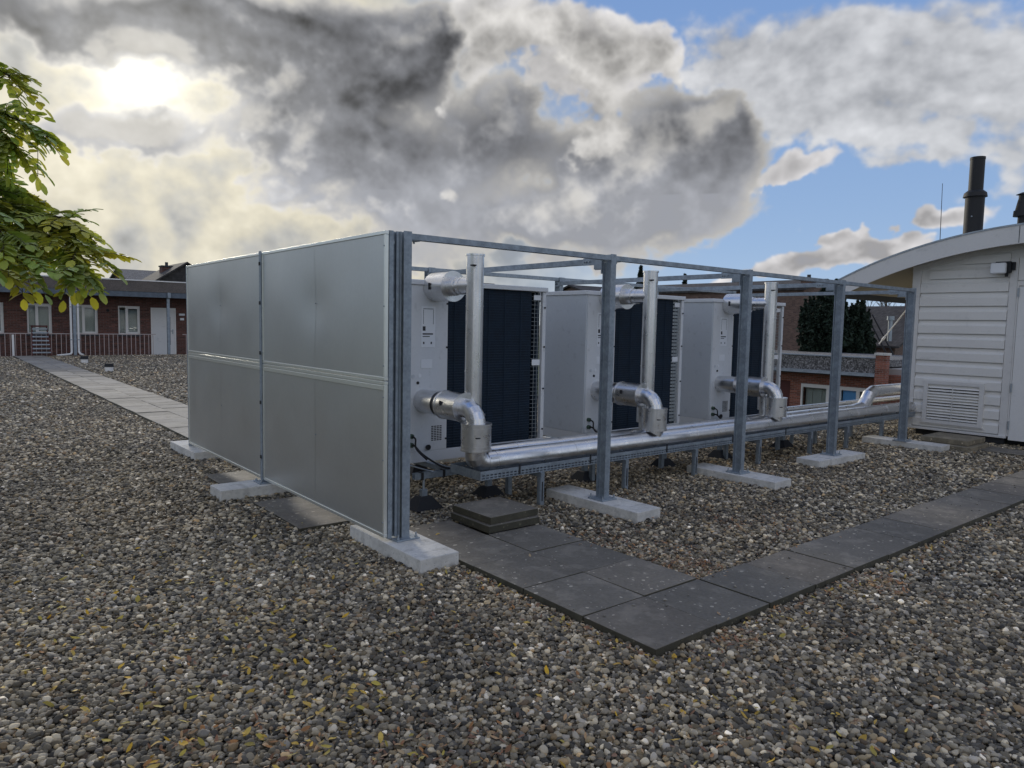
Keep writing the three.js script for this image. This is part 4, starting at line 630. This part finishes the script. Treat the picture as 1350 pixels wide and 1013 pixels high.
  col(2.02, 'steel gallery column flanked by two white downpipes'); const c2 = col(5.5, 'steel gallery column standing in front of the white door'); mesh('top_bracket', bx(-0.06, 0.06, 2.5, 2.72, 0.19, 0.21), M.galv, c2); mesh('conduit', bx(0.056, 0.075, 0.5, 1.7, -0.01, 0.02), M.dark, c2);
  for (const s of [-1, 1]) { const x = 2.02 + s * 0.125, p = thing('downpipe', s < 0 ? 'white downpipe on the window side of the column, with a long foot bend' : 'white downpipe on the door side of the gallery column', 'downpipe', 'downpipes at the gallery column'); mesh('pipe', rod(V(x, 0.1, -31.28), V(x, 2.4, -31.28), 0.04, 14), M.upvc, p); mesh('clip', [bx(x - 0.05, x + 0.05, 1.9, 1.93, -31.33, -31.235), bx(x - 0.05, x + 0.05, 0.6, 0.63, -31.33, -31.235)], M.zinc, p); mesh('foot_bend', tube(s < 0 ? [V(x, 0.14, -31.28), V(x - 0.06, 0.05, -31.2), V(x - 0.35, 0.02, -31.05), V(x - 0.55, 0.0, -31.0)] : [V(x, 0.14, -31.28), V(x + 0.04, 0.05, -31.2), V(x + 0.14, 0.01, -31.1)], 0.038, 20, 10), M.upvc, p); }
  const rl = thing('railing', 'low metal railing with thin upright bars along the gallery', 'railing');
  const zr = -31.42; mesh('top_rail', bx(-8, 5.02, 0.83, 0.86, zr - 0.02, zr + 0.02), M.railing, rl); mesh('top_rail', bx(6.1, 12, 0.83, 0.86, zr - 0.02, zr + 0.02), M.railing, rl); mesh('bottom_rail', [bx(-8, 5.02, -0.06, -0.03, zr - 0.015, zr + 0.015), bx(6.1, 12, -0.06, -0.03, zr - 0.015, zr + 0.015)], M.railing, rl);
  const bg = bx(-0.01, 0.01, -0.03, 0.8295, -0.01, 0.01); for (let x = -7.95; x < 12; x += 0.167) { if (x > 5.0 && x < 6.12) continue; const m = mesh('baluster', bg, M.railing, rl); m.position.set(x, 0, zr); }
  for (const x of [-0.02, -4, 9]) mesh('railing_post', bx(x - 0.035, x + 0.035, -0.1, 0.8, zr + 0.0205, zr + 0.07), M.upvc, rl);
  const st = thing('step_unit', 'small metal steps with seven treads leaning over the gallery railing', 'steps', undefined, [0.85, 0, -31.0]);
  for (const s of [-1, 1]) mesh('stringer', rod(V(s * 0.31, 0.0, 0.12), V(s * 0.24, 1.12, -0.45), 0.025, 4), M.redBrown, st);
  for (let k = 0; k < 7; k++) mesh('tread', bx(-0.3 + k * 0.009, 0.3 - k * 0.009, 0.1 + k * 0.15, 0.15 + k * 0.15, -0.07 - k * 0.075, 0.12 - k * 0.075, 0.004), M.zinc, st);
  mesh('top_board', bx(-0.27, 0.27, 1.1, 1.16, -0.62, -0.36, 0.004), M.redBrown, st);
  for (const [x, z, l] of [[1.52, -25.9, 'small roof vent with dark cap nearer the railing'], [1.46, -21.4, 'small roof vent with dark cap beside the pale path']]) { const v = thing('roof_vent', l, 'vent', 'roof vents in the gravel', [x, -0.06, z]); mesh('pipe', rod(V(0, 0, 0), V(0, 0.17, 0), 0.11, 20), M.upvc, v); mesh('cap', [rod(V(0, 0.17, 0), V(0, 0.27, 0), 0.125, 20, 0.11)], M.dark, v); }
}
// ---------------------------------------------------------------- buildings and trees beyond
function gableHouse(name, label, x0, x1, z0, z1, yb, ye, yr, alongX, wallM, roofM, over = 0.3) {
  const o = thing(name, label, 'house'); const s = new THREE.Shape();
  const a0 = alongX ? z0 : x0, a1 = alongX ? z1 : x1, m = (a0 + a1) / 2;
  s.moveTo(a0, yb); s.lineTo(a1, yb); s.lineTo(a1, ye); s.lineTo(m, yr); s.lineTo(a0, ye); s.closePath();
  const L = alongX ? x1 - x0 : z1 - z0, g = new THREE.ExtrudeGeometry(s, { depth: L, bevelEnabled: false });
  if (alongX) { g.scale(-1, 1, 1); g.rotateY(Math.PI / 2); g.translate(x0, 0, 0); const p = g.attributes.position; g.index || (() => { for (let i = 0; i < p.count; i += 3) { const t = [p.getX(i), p.getY(i), p.getZ(i)]; p.setXYZ(i, p.getX(i + 1), p.getY(i + 1), p.getZ(i + 1)); p.setXYZ(i + 1, ...t); } })(); g.computeVertexNormals(); } else g.translate(0, 0, z0);
  uvMetres(g); mesh('wall', g, wallM, o);
  const sl = (yr - ye) / (m - a0), th = 0.14;
  for (const sd of [-1, 1]) {
    const e = sd < 0 ? a0 - over : a1 + over, ye2 = ye - sl * over, r = new THREE.Shape(); r.moveTo(e, ye2 + 0.03); r.lineTo(m, yr + 0.03); r.lineTo(m, yr + 0.03 + th); r.lineTo(e, ye2 + 0.03 + th); r.closePath();
    const q = new THREE.ExtrudeGeometry(r, { depth: L + 2 * over, bevelEnabled: false }); if (alongX) { q.applyMatrix4(new THREE.Matrix4().set(0, 0, 1, x0 - over, 0, 1, 0, 0, 1, 0, 0, 0, 0, 0, 0, 1)); const p = q.attributes.position; for (let i = 0; i < p.count; i += 3) { const t = [p.getX(i), p.getY(i), p.getZ(i)]; p.setXYZ(i, p.getX(i + 1), p.getY(i + 1), p.getZ(i + 1)); p.setXYZ(i + 1, ...t); } q.computeVertexNormals(); } else q.translate(0, 0, z0 - over);
    uvMetres(q); mesh('roof', q, roofM, o);
  }
  return o;
}
function chimney(o, x, z, w, y0, y1, m) { const c = mesh('chimney', bx(x - w / 2, x + w / 2, y0, y1, z - w / 2, z + w / 2), m, o); mesh('chimney_cap', bx(x - w / 2 - 0.06, x + w / 2 + 0.06, y1, y1 + 0.1, z - w / 2 - 0.06, z + w / 2 + 0.06), M.seal, c); mesh('chimney_pot', rod(V(x, y1 + 0.1, z), V(x, y1 + 0.4, z), 0.12, 10), M.seal, c); return c; }
{
  // lower wing with a gravelled roof edge
  const X = 23, o = thing('brick_building', 'low red brick building with a stone chip roof edge behind the pipes', 'building');
  const win = [-12.1, -8.95], y0 = -1.75, y1 = -0.42, dr = [-13.3, -12.55];
  const pr = [bx(X, X + 0.3, -6.6, 0.1, -26, dr[0]), bx(X, X + 0.3, -6.6, 0.1, dr[1], win[0]), bx(X, X + 0.3, -6.6, y0, win[0], win[1]), bx(X, X + 0.3, y1, 0.1, win[0], win[1]), bx(X, X + 0.3, -6.6, 0.1, win[1], -4), bx(X, X + 0.3, -0.36, 0.1, dr[0], dr[1]), bx(X, X + 0.3, -6.6, -2.6, dr[0], dr[1]), bx(X + 6, X + 6.3, -6.6, 0.1, -26, -4)];
  mesh('wall', pr, M.brickRed, o); mesh('interior', [bx(X + 4, X + 4.1, -6.6, 0.1, -26, -4), bx(X + 0.3005, X + 4, -2.75, -2.7, -26, -4), bx(X + 0.3005, X + 4, 0.1, 0.3, -26, -4), bx(X + 0.3005, X + 4, -2.7, 0.1, -14.6, -14.5), bx(X + 0.3005, X + 4, -2.7, 0.1, -8.6, -8.5)], M.room, o); mesh('door', bx(X + 0.1, X + 0.15, -2.6, -0.36, dr[0], dr[1]), M.redBrown, o);
  const rf = mesh('roof', bx(X - 0.5, X + 6.5, 0.35, 0.6, -26.3, -9.1), M.chipsGrey, o); 
  mesh('fascia', bx(X - 0.62, X - 0.505, 0.13, 0.66, -26.3, -9.1), M.chipsGrey, rf); mesh('roof_cap', bx(X - 0.66, X - 0.48, 0.6605, 0.7, -26.3, -9.1), M.zinc, rf); mesh('gutter', bx(X - 0.72, X - 0.6205, 0.04, 0.15, -26.3, -9.1), M.zinc, rf); mesh('eave_soffit', bx(X - 0.6, X - 0.001, 0.0, 0.12, -26.3, -9.1), M.seal, rf);
  const p = mesh('brick_pillar', bx(X - 0.72, X - 0.5, -6.6, 0.78, -9.09, -8.72), M.brickRed, o); mesh('pillar_cap', bx(X - 0.77, X - 0.45, 0.78, 0.86, -9.12, -8.69), M.concrete, p);
  const zs = [win[0], -11.05, -10.62, -9.95, win[1]], f = [bx(X - 0.02, X + 0.06, y1 - 0.13, y1, win[0], win[1]), bx(X - 0.02, X + 0.06, y0, y0 + 0.08, win[0], win[1])]; zs.forEach((z, i) => f.push(bx(X - 0.018, X + 0.058, y0 + 0.0805, y1 - 0.1305, z - (i ? 0.06 : 0), z + (i < 4 ? 0.06 : 0))));
  const w = mesh('window', f, M.upvc, o); for (let i = 0; i < 4; i++) mesh('pane', bx(X + 0.015, X + 0.02, y0 + 0.081, y1 - 0.131, zs[i] + 0.061, zs[i + 1] - 0.061), M.glass, w);
  for (const [a, b] of [[-12.0, -11.15], [-9.6, -9.02]]) { const c = []; for (let z = a; z < b; z += 0.09) c.push(bx(X + 0.2 + 0.03 * (Math.round(z * 50) % 2), X + 0.23 + 0.03 * (Math.round(z * 50) % 2), y0, y1 - 0.12, z, z + 0.085)); mesh('curtain', c, M.curtain, w); }
  mesh('blue_board', bx(X + 0.1, X + 0.12, y0 + 0.3, y1 - 0.14, -10.54, -10.03), M.blue, w);
  // tall brick house and its neighbours
  const h = gableHouse('brick_house', 'tall brown brick house wall behind the third cooling unit', 40, 45, -36, -21.7, -6.6, 4.1, 4.75, false, M.brickGrey, M.tiles, 0.2);
  chimney(h, 41.6, -22.3, 0.7, 4.0, 4.75, M.brickGrey);
  const h2 = gableHouse('brick_house', 'dark tiled house roof with skylight rails seen beside the conifers', 46, 58, -27, -18.6, -6.6, 0.7, 3.3, false, M.brickGrey, M.tiles, 0.4); chimney(h2, 50.5, -19.4, 0.9, 1.5, 4.0, M.brickGrey);
  const zk = mesh('vent_pipe', [rod(V(45.7, 1.0, -18.85), V(45.7, 2.35, -18.85), 0.13, 12), rod(V(45.7, 2.35, -18.85), V(45.7, 2.6, -18.85), 0.22, 12)], M.zinc, h2);
  mesh('window', [bx(45.9, 45.98, -1.4, -0.1, -19.4, -18.0)], M.upvc, h2);
  for (const z of [-19.9, -20.3]) mesh('ladder_rail', rod(V(45.2, -0.6, z + 2.0), V(45.4, 2.7, z), 0.05, 6), M.dark, h2);
  const gy = thing('guy_strut', 'thin slanted metal strut beside the last post', 'strut'); mesh('tube', rod(V(10.6, 1.34, -3.78), V(10.6, 2.2, -3.17), 0.011, 8), M.upvc, gy); mesh('joint', rod(V(10.6, 1.42, -3.72), V(10.6, 1.47, -3.685), 0.022, 8), M.upvc, gy);
  // left background
  const lh = gableHouse('brick_house', 'house with a dark sloping roof and chimney behind the long brick building', 11.4, 16.5, -66, -60, -6.6, 4.2, 5.9, false, M.tiles, M.tiles, 0.3); chimney(lh, 13.2, -63, 0.9, 4.6, 5.75, M.brickBrown);
  gableHouse('brick_house', 'house with a grey roof slope peeping over the long brick building', 12.5, 20, -84, -72, -6.6, 4.6, 6.1, true, M.brickBrown, M.chipsGrey, 0.3);
  gableHouse('brick_house', 'far house with a brown roof behind the second cooling unit', 38, 44, -44, -37, -6.6, 3.6, 4.7, true, M.brickGrey, M.tiles, 0.3);
}
// trees
function leafTuft(n, fn, size, colour) {            // many small leaf quads, colour per leaf
  const pos = [], nor = [], col = [], idx = [];
  for (let i = 0; i < n; i++) {
    const c = fn(i); if (!c) continue; const s = size * rr(0.6, 1.35), q = new THREE.Quaternion().setFromEuler(new THREE.Euler(rr(-1.3, 1.3), rr(0, 6.28), rr(-1.3, 1.3)));
    const a = V(s, 0, 0).applyQuaternion(q), b = V(0, 0, s * 0.5).applyQuaternion(q), nn = V(0, 1, 0).applyQuaternion(q), k = pos.length / 3, cc = colour(c);
    for (const [u, v] of [[-1, 0], [0, 1], [1, 0], [0, -1]]) { pos.push(c.x + a.x * u + b.x * v, c.y + a.y * u + b.y * v, c.z + a.z * u + b.z * v); nor.push(nn.x, nn.y, nn.z); col.push(...cc); }
    idx.push(k, k + 1, k + 2, k, k + 2, k + 3);
  }
  const g = new THREE.BufferGeometry(); g.setAttribute('position', new THREE.Float32BufferAttribute(pos, 3)); g.setAttribute('normal', new THREE.Float32BufferAttribute(nor, 3)); g.setAttribute('color', new THREE.Float32BufferAttribute(col, 3)); g.setIndex(idx); return g;
}
const leafMat = new THREE.MeshPhysicalMaterial({ vertexColors: true, roughness: 0.75, transmission: 0.5, thickness: 0, side: THREE.DoubleSide });
const needleMat = new THREE.MeshStandardMaterial({ vertexColors: true, roughness: 0.85, side: THREE.DoubleSide });
function conifer(label, x, z, yb, yt, r, n, ragged, cat = 'tree', grp = 'conifers behind the low brick building') {
  const o = thing('conifer_tree', label, cat, grp, [x, yb, z]), H = yt - yb, ph = rr(0, 50);
  mesh('trunk', [rod(V(0, 0, 0), V(0, H * 0.95, 0), 0.18, 8, 0.03)], M.bark, o);
  const g = leafTuft(n, () => { const t = Math.pow(rnd(), 0.85), a = rr(0, 6.28), prof = ragged ? (1 - t) * (0.55 + 0.45 * Math.abs(Math.sin(t * 24))) : Math.pow(Math.min(1, (1 - t) * 5.5), 0.5) * (0.92 + 0.08 * Math.sin(t * 9)); const lump = 1 + 0.5 * PN.noise(Math.cos(a) * 2.1 + ph, t * H * 1.1, Math.sin(a) * 2.1) + 0.25 * PN.noise(Math.cos(a) * 5 + ph, t * H * 2.6, Math.sin(a) * 5); if (!ragged && rnd() < 0.3) { const k = Math.floor(rnd() * 90), sa = hash(k, 3, 8) * 6.28, sh = 0.55 + 0.45 * hash(k, 4, 8), sr = r * Math.pow(Math.min(1, (1 - sh) * 5.5 + 0.03), 0.5) * (0.85 + 0.3 * hash(k, 6, 8)), up = rnd(), w = 0.2 * (1 - up); return V((sr + 0.12 * up) * Math.cos(sa) + rr(-w, w), sh * H + 0.75 * up - 0.25, (sr + 0.12 * up) * Math.sin(sa) + rr(-w, w)); } const q = r * prof * lump * Math.pow(rnd(), 0.32); return V(q * Math.cos(a), t * H + rr(-0.1, 0.1), q * Math.sin(a)); }, ragged ? 0.16 : 0.1, () => { const k = rr(0.55, 1.3); return [0.018 * k, 0.036 * k, 0.02 * k]; });
  mesh('crown', g, needleMat, o);
}
conifer('wide dark green conifer clump in front of the tall brick house', 30, -14.95, -6.6, 3.5, 1.0, 46000, false);
conifer('dark green conifer clump between the fourth and last posts', 31, -14.1, -6.6, 2.7, 0.8, 34000, false);
conifer('ragged far conifer top above the second cooling unit', 44, -38.5, -6.6, 6.6, 3.4, 9000, true, 'tree', 'far treetops');
conifer('far bushy treetop beside the ragged conifer', 46, -35.5, -6.6, 5.9, 2.6, 7000, true, 'tree', 'far treetops');
{
  const o = thing('bare_tree', 'bare twiggy tree behind the tiled roof by the cabin', 'tree', undefined, [60, -6.6, -25]);
  const w = [rod(V(0, 0, 0), V(0, 7.5, 0), 0.3, 8, 0.12)]; mesh('trunk', w, M.bark, o); const t = [];
  const br = (p, d, L, r, n) => { const e = p.clone().add(d.clone().multiplyScalar(L)); t.push(rod(p, e, r, 5, r * 0.6, false)); if (n) for (let k = 0; k < 4; k++) br(p.clone().lerp(e, rr(0.5, 1)), d.clone().add(V(rr(-0.8, 0.8), rr(-0.2, 0.6), rr(-0.8, 0.8))).normalize(), L * rr(0.5, 0.8), r * 0.55, n - 1); };
  for (let k = 0; k < 7; k++) br(V(0, rr(5.5, 7.4), 0), V(rr(-1, 1), rr(0.4, 1.2), rr(-1, 1)).normalize(), 2.4, 0.09, 3); mesh('branches', t, M.bark, o);
}
{
  // hedge of far bushes over the left roof line
  const o = thing('far_bush', 'dark far bush showing above the long brick building roof', 'bush', undefined, [11.4, -6.6, -72]);
  mesh('stem', rod(V(0, 0, 0), V(0, 10, 0), 0.2, 8, 0.08), M.bark, o);
  mesh('crown', leafTuft(5000, () => { const a = rr(0, 6.28), t = rnd(), q = 2.2 * Math.sqrt(1 - t * t) * Math.pow(rnd(), 0.4); return V(q * Math.cos(a), 9 + 2.6 * t, q * Math.sin(a)); }, 0.17, () => { const k = rr(0.6, 1.3); return [0.03 * k, 0.035 * k, 0.022 * k]; }), needleMat, o);
}
// overhanging locust tree at the left
{
  const o = thing('locust_tree', 'locust tree with green and yellow leaves hanging in over the gravel roof', 'tree', undefined, [-6.2, -6.6, -1.4]);
  const O = V(-6.2, -6.6, -1.4), L = (...a) => a.map(p => V(...p).sub(O).add(V(-0.07, 0.035, 0)));
  mesh('trunk', [tube([V(0, 0, 0), V(0.1, 3, 0.05), V(-0.05, 6, 0), V(0.1, 8.6, 0.1), V(0, 11, 0)], 0.2, 30, 10)], M.bark, o);
  const limb = (pts, r) => tube(pts, r, 30, 7);
  const A = L([-6.15, 1.4, -1.35], [-5.0, 2.2, -1.3], [-3.7, 2.55, -1.15], [-2.6, 2.38, -1.02], [-2.46, 2.24, -0.95], [-2.29, 2.15, -0.84]);
  const Bq = L([-6.2, 0.6, -1.4], [-4.9, 1.75, -1.3], [-3.6, 2.15, -1.1], [-2.63, 2.02, -0.99], [-2.33, 1.87, -0.99], [-2.15, 1.73, -0.78]);
  for (const q of [A, Bq]) {                        // smoothly tapering limbs
    const cv = new THREE.CatmullRomCurve3(q.slice(0, 4)), g = new THREE.TubeGeometry(cv, 36, 1, 8), p = g.attributes.position, n = g.attributes.normal;
    for (let i = 0; i < p.count; i++) { const t = Math.floor(i / 9) / 36, c = cv.getPointAt(t), r = lerp(0.055, 0.008, Math.pow(t, 0.7)) * (1 + 0.15 * PN.noise(t * 30, i % 9, 2)); p.setXYZ(i, c.x + n.getX(i) * r, c.y + n.getY(i) * r, c.z + n.getZ(i) * r); }
    mesh('limb', g, M.bark, o);
  }
  const tw = [
    [A.slice(3), 0.3, 26], [L([-2.55, 2.34, -1.03], [-2.38, 2.36, -1.01], [-2.36, 2.33, -0.92]), 0.3, 10], [L([-2.5, 2.25, -0.95], [-2.4, 2.14, -0.87], [-2.37, 2.1, -0.87]), 0.3, 13], [L([-2.6, 2.3, -1.0], [-2.5, 2.16, -0.92], [-2.44, 2.08, -0.9]), 0.3, 12],
    [Bq.slice(3), 0.3, 44], [L([-2.5, 1.98, -1.0], [-2.43, 1.84, -0.85], [-2.39, 1.74, -0.75]), 0.3, 18], [L([-2.39, 1.74, -0.75], [-2.36, 1.68, -0.7]), 0.3, 5], [L([-2.4, 1.9, -0.99], [-2.25, 1.88, -0.98], [-2.2, 1.85, -0.87]), 0.3, 22], [L([-2.6, 1.9, -0.9], [-2.5, 1.76, -0.78], [-2.46, 1.68, -0.7]), 0.3, 14], [L([-2.28, 1.81, -0.89], [-2.22, 1.74, -0.79], [-2.2, 1.68, -0.74]), 0.3, 18], [L([-2.6, 2.04, -1.09], [-2.4, 2.0, -1.08], [-2.29, 1.93, -1.08]), 0.3, 30], [L([-2.6, 1.95, -0.95], [-2.48, 1.84, -0.9], [-2.38, 1.78, -0.88]), 0.3, 34], [L([-2.6, 1.88, -1.1], [-2.45, 1.82, -1.05], [-2.33, 1.77, -1.0]), 0.3, 26],
    [L([-4.6, 2.3, -1.3], [-4.2, 2.5, -1.7], [-4.0, 2.45, -2.1]), 0.3, 30], [L([-4.3, 2.4, -1.2], [-4.0, 2.6, -0.8], [-3.8, 2.5, -0.4]), 0.3, 30], [L([-4.1, 2.0, -1.2], [-3.8, 1.85, -1.5], [-3.6, 1.75, -1.8]), 0.3, 26], [L([-3.9, 2.1, -1.15], [-3.6, 2.0, -0.7], [-3.5, 1.85, -0.4]), 0.3, 26], [L([-3.7, 2.5, -1.15], [-3.4, 2.75, -1.3], [-3.1, 2.8, -1.5]), 0.3, 26], [L([-3.4, 2.3, -1.2], [-3.0, 2.2, -1.0], [-2.75, 2.0, -0.9]), 0.3, 40], [L([-3.2, 2.5, -1.1], [-2.9, 2.5, -1.0], [-2.68, 2.42, -0.9]), 0.3, 30], [L([-3.3, 2.05, -1.1], [-3.0, 1.95, -0.95], [-2.8, 1.85, -0.85]), 0.3, 20],
  ];
  const pos = [], nor = [], col = [], idx = [], rach = [];
  const leaflet = (p, dir, up, len, c) => {       // folded oval leaflet
    const w = V().crossVectors(dir, up).normalize(), n = V().crossVectors(w, dir).normalize(), k = pos.length / 3;
    const q = [[0, 0, 0], [0.22, 0.34, 0.05], [0.55, 0.45, 0.06], [0.85, 0.3, 0.03], [1, 0, -0.04], [0.85, -0.3, 0.03], [0.55, -0.45, 0.06], [0.22, -0.34, 0.05], [0.5, 0, 0]];
    for (const [a, b, h] of q) { const v = p.clone().addScaledVector(dir, a * len).addScaledVector(w, b * len * 0.64).addScaledVector(n, h * len); pos.push(v.x, v.y, v.z); nor.push(n.x, n.y, n.z); col.push(...c); }
    for (let i = 0; i < 8; i++) idx.push(k + 8, k + i, k + (i + 1) % 8);
  };
  for (const [pts, yel, n] of tw) {
    const cv = new THREE.CatmullRomCurve3(pts); rach.push(new THREE.TubeGeometry(cv, 14, 0.0035, 6));
    for (let i = 0; i < n * 1.1; i++) {
      const t = Math.min(1, Math.pow((i + rnd()) / (n * 1.1), 0.8)), p0 = cv.getPoint(t), tg = cv.getTangent(t);
      const dir = tg.clone().multiplyScalar(0.7).add(V(rr(-0.9, 0.9), rr(-0.9, 0.45), rr(-0.9, 0.9))).normalize(), len = rr(0.09, 0.15);
      const c1 = p0.clone().addScaledVector(dir, len * 0.5).add(V(0, 0.008, 0)), p1 = p0.clone().addScaledVector(dir, len).add(V(0, -0.02, 0));
      const rc = new THREE.QuadraticBezierCurve3(p0, c1, p1); rach.push(new THREE.TubeGeometry(rc, 5, 0.0011, 4));
      const up = V(rr(-0.5, 0.5), 1, rr(-0.5, 0.5)).normalize(), ripe = Math.min(1, Math.max(0, yel + rr(-0.45, 0.45))), br = rr(0.75, 1.2), m = 5 + Math.floor(rnd() * 3);
      const cc = [lerp(0.3, 0.78, ripe) * br, lerp(0.42, 0.66, ripe) * br, lerp(0.06, 0.04, ripe) * br];
      for (let k = 0; k <= m; k++) { const s = 0.18 + 0.82 * k / m, q = rc.getPoint(s), d = rc.getTangent(s), sd = V().crossVectors(d, up).normalize(), ll = rr(0.036, 0.05) * (k === m ? 1.05 : 1); if (k === m) leaflet(q, d.clone().normalize(), up, ll, cc); else for (const g of [-1, 1]) { const f = rr(0.8, 1.2); leaflet(q, sd.clone().multiplyScalar(g).addScaledVector(d, rr(0.35, 0.8)).add(V(0, rr(-0.35, 0.1), 0)).normalize(), up, ll, cc.map(c => c * f)); } }
    }
  }
  mesh('twigs', rach, M.bark, o);
  const g = new THREE.BufferGeometry(); g.setAttribute('position', new THREE.Float32BufferAttribute(pos, 3)); g.setAttribute('normal', new THREE.Float32BufferAttribute(nor, 3)); g.setAttribute('color', new THREE.Float32BufferAttribute(col, 3)); g.setIndex(idx); g.computeVertexNormals();
  mesh('crown', g, leafMat, o);
  mesh('upper_crown', leafTuft(7000, () => { const a = rr(0, 6.28), b = Math.acos(rr(-1, 1)), q = 3 * Math.pow(rnd(), 0.4); const p = V(-0.6 + q * Math.cos(a) * Math.sin(b), 10.4 + 0.8 * q * Math.cos(b), -0.3 + q * Math.sin(a) * Math.sin(b)); return p.x > 2.2 || p.y < 8.6 ? null : p; }, 0.06, () => { const k = rr(0.75, 1.2), ripe = Math.min(1, Math.max(0, 0.3 + rr(-0.45, 0.45))); return [lerp(0.3, 0.78, ripe) * k, lerp(0.42, 0.66, ripe) * k, lerp(0.06, 0.04, ripe) * k]; }), leafMat, o);
}

const renderer = new THREE.WebGLRenderer({ antialias: true });
renderer.shadowMap.enabled = true; renderer.shadowMap.type = THREE.PCFSoftShadowMap;
renderer.toneMapping = THREE.LinearToneMapping; renderer.toneMappingExposure = EXPOSURE;
renderer.setSize(1024, 768);
renderer.render(scene, camera);
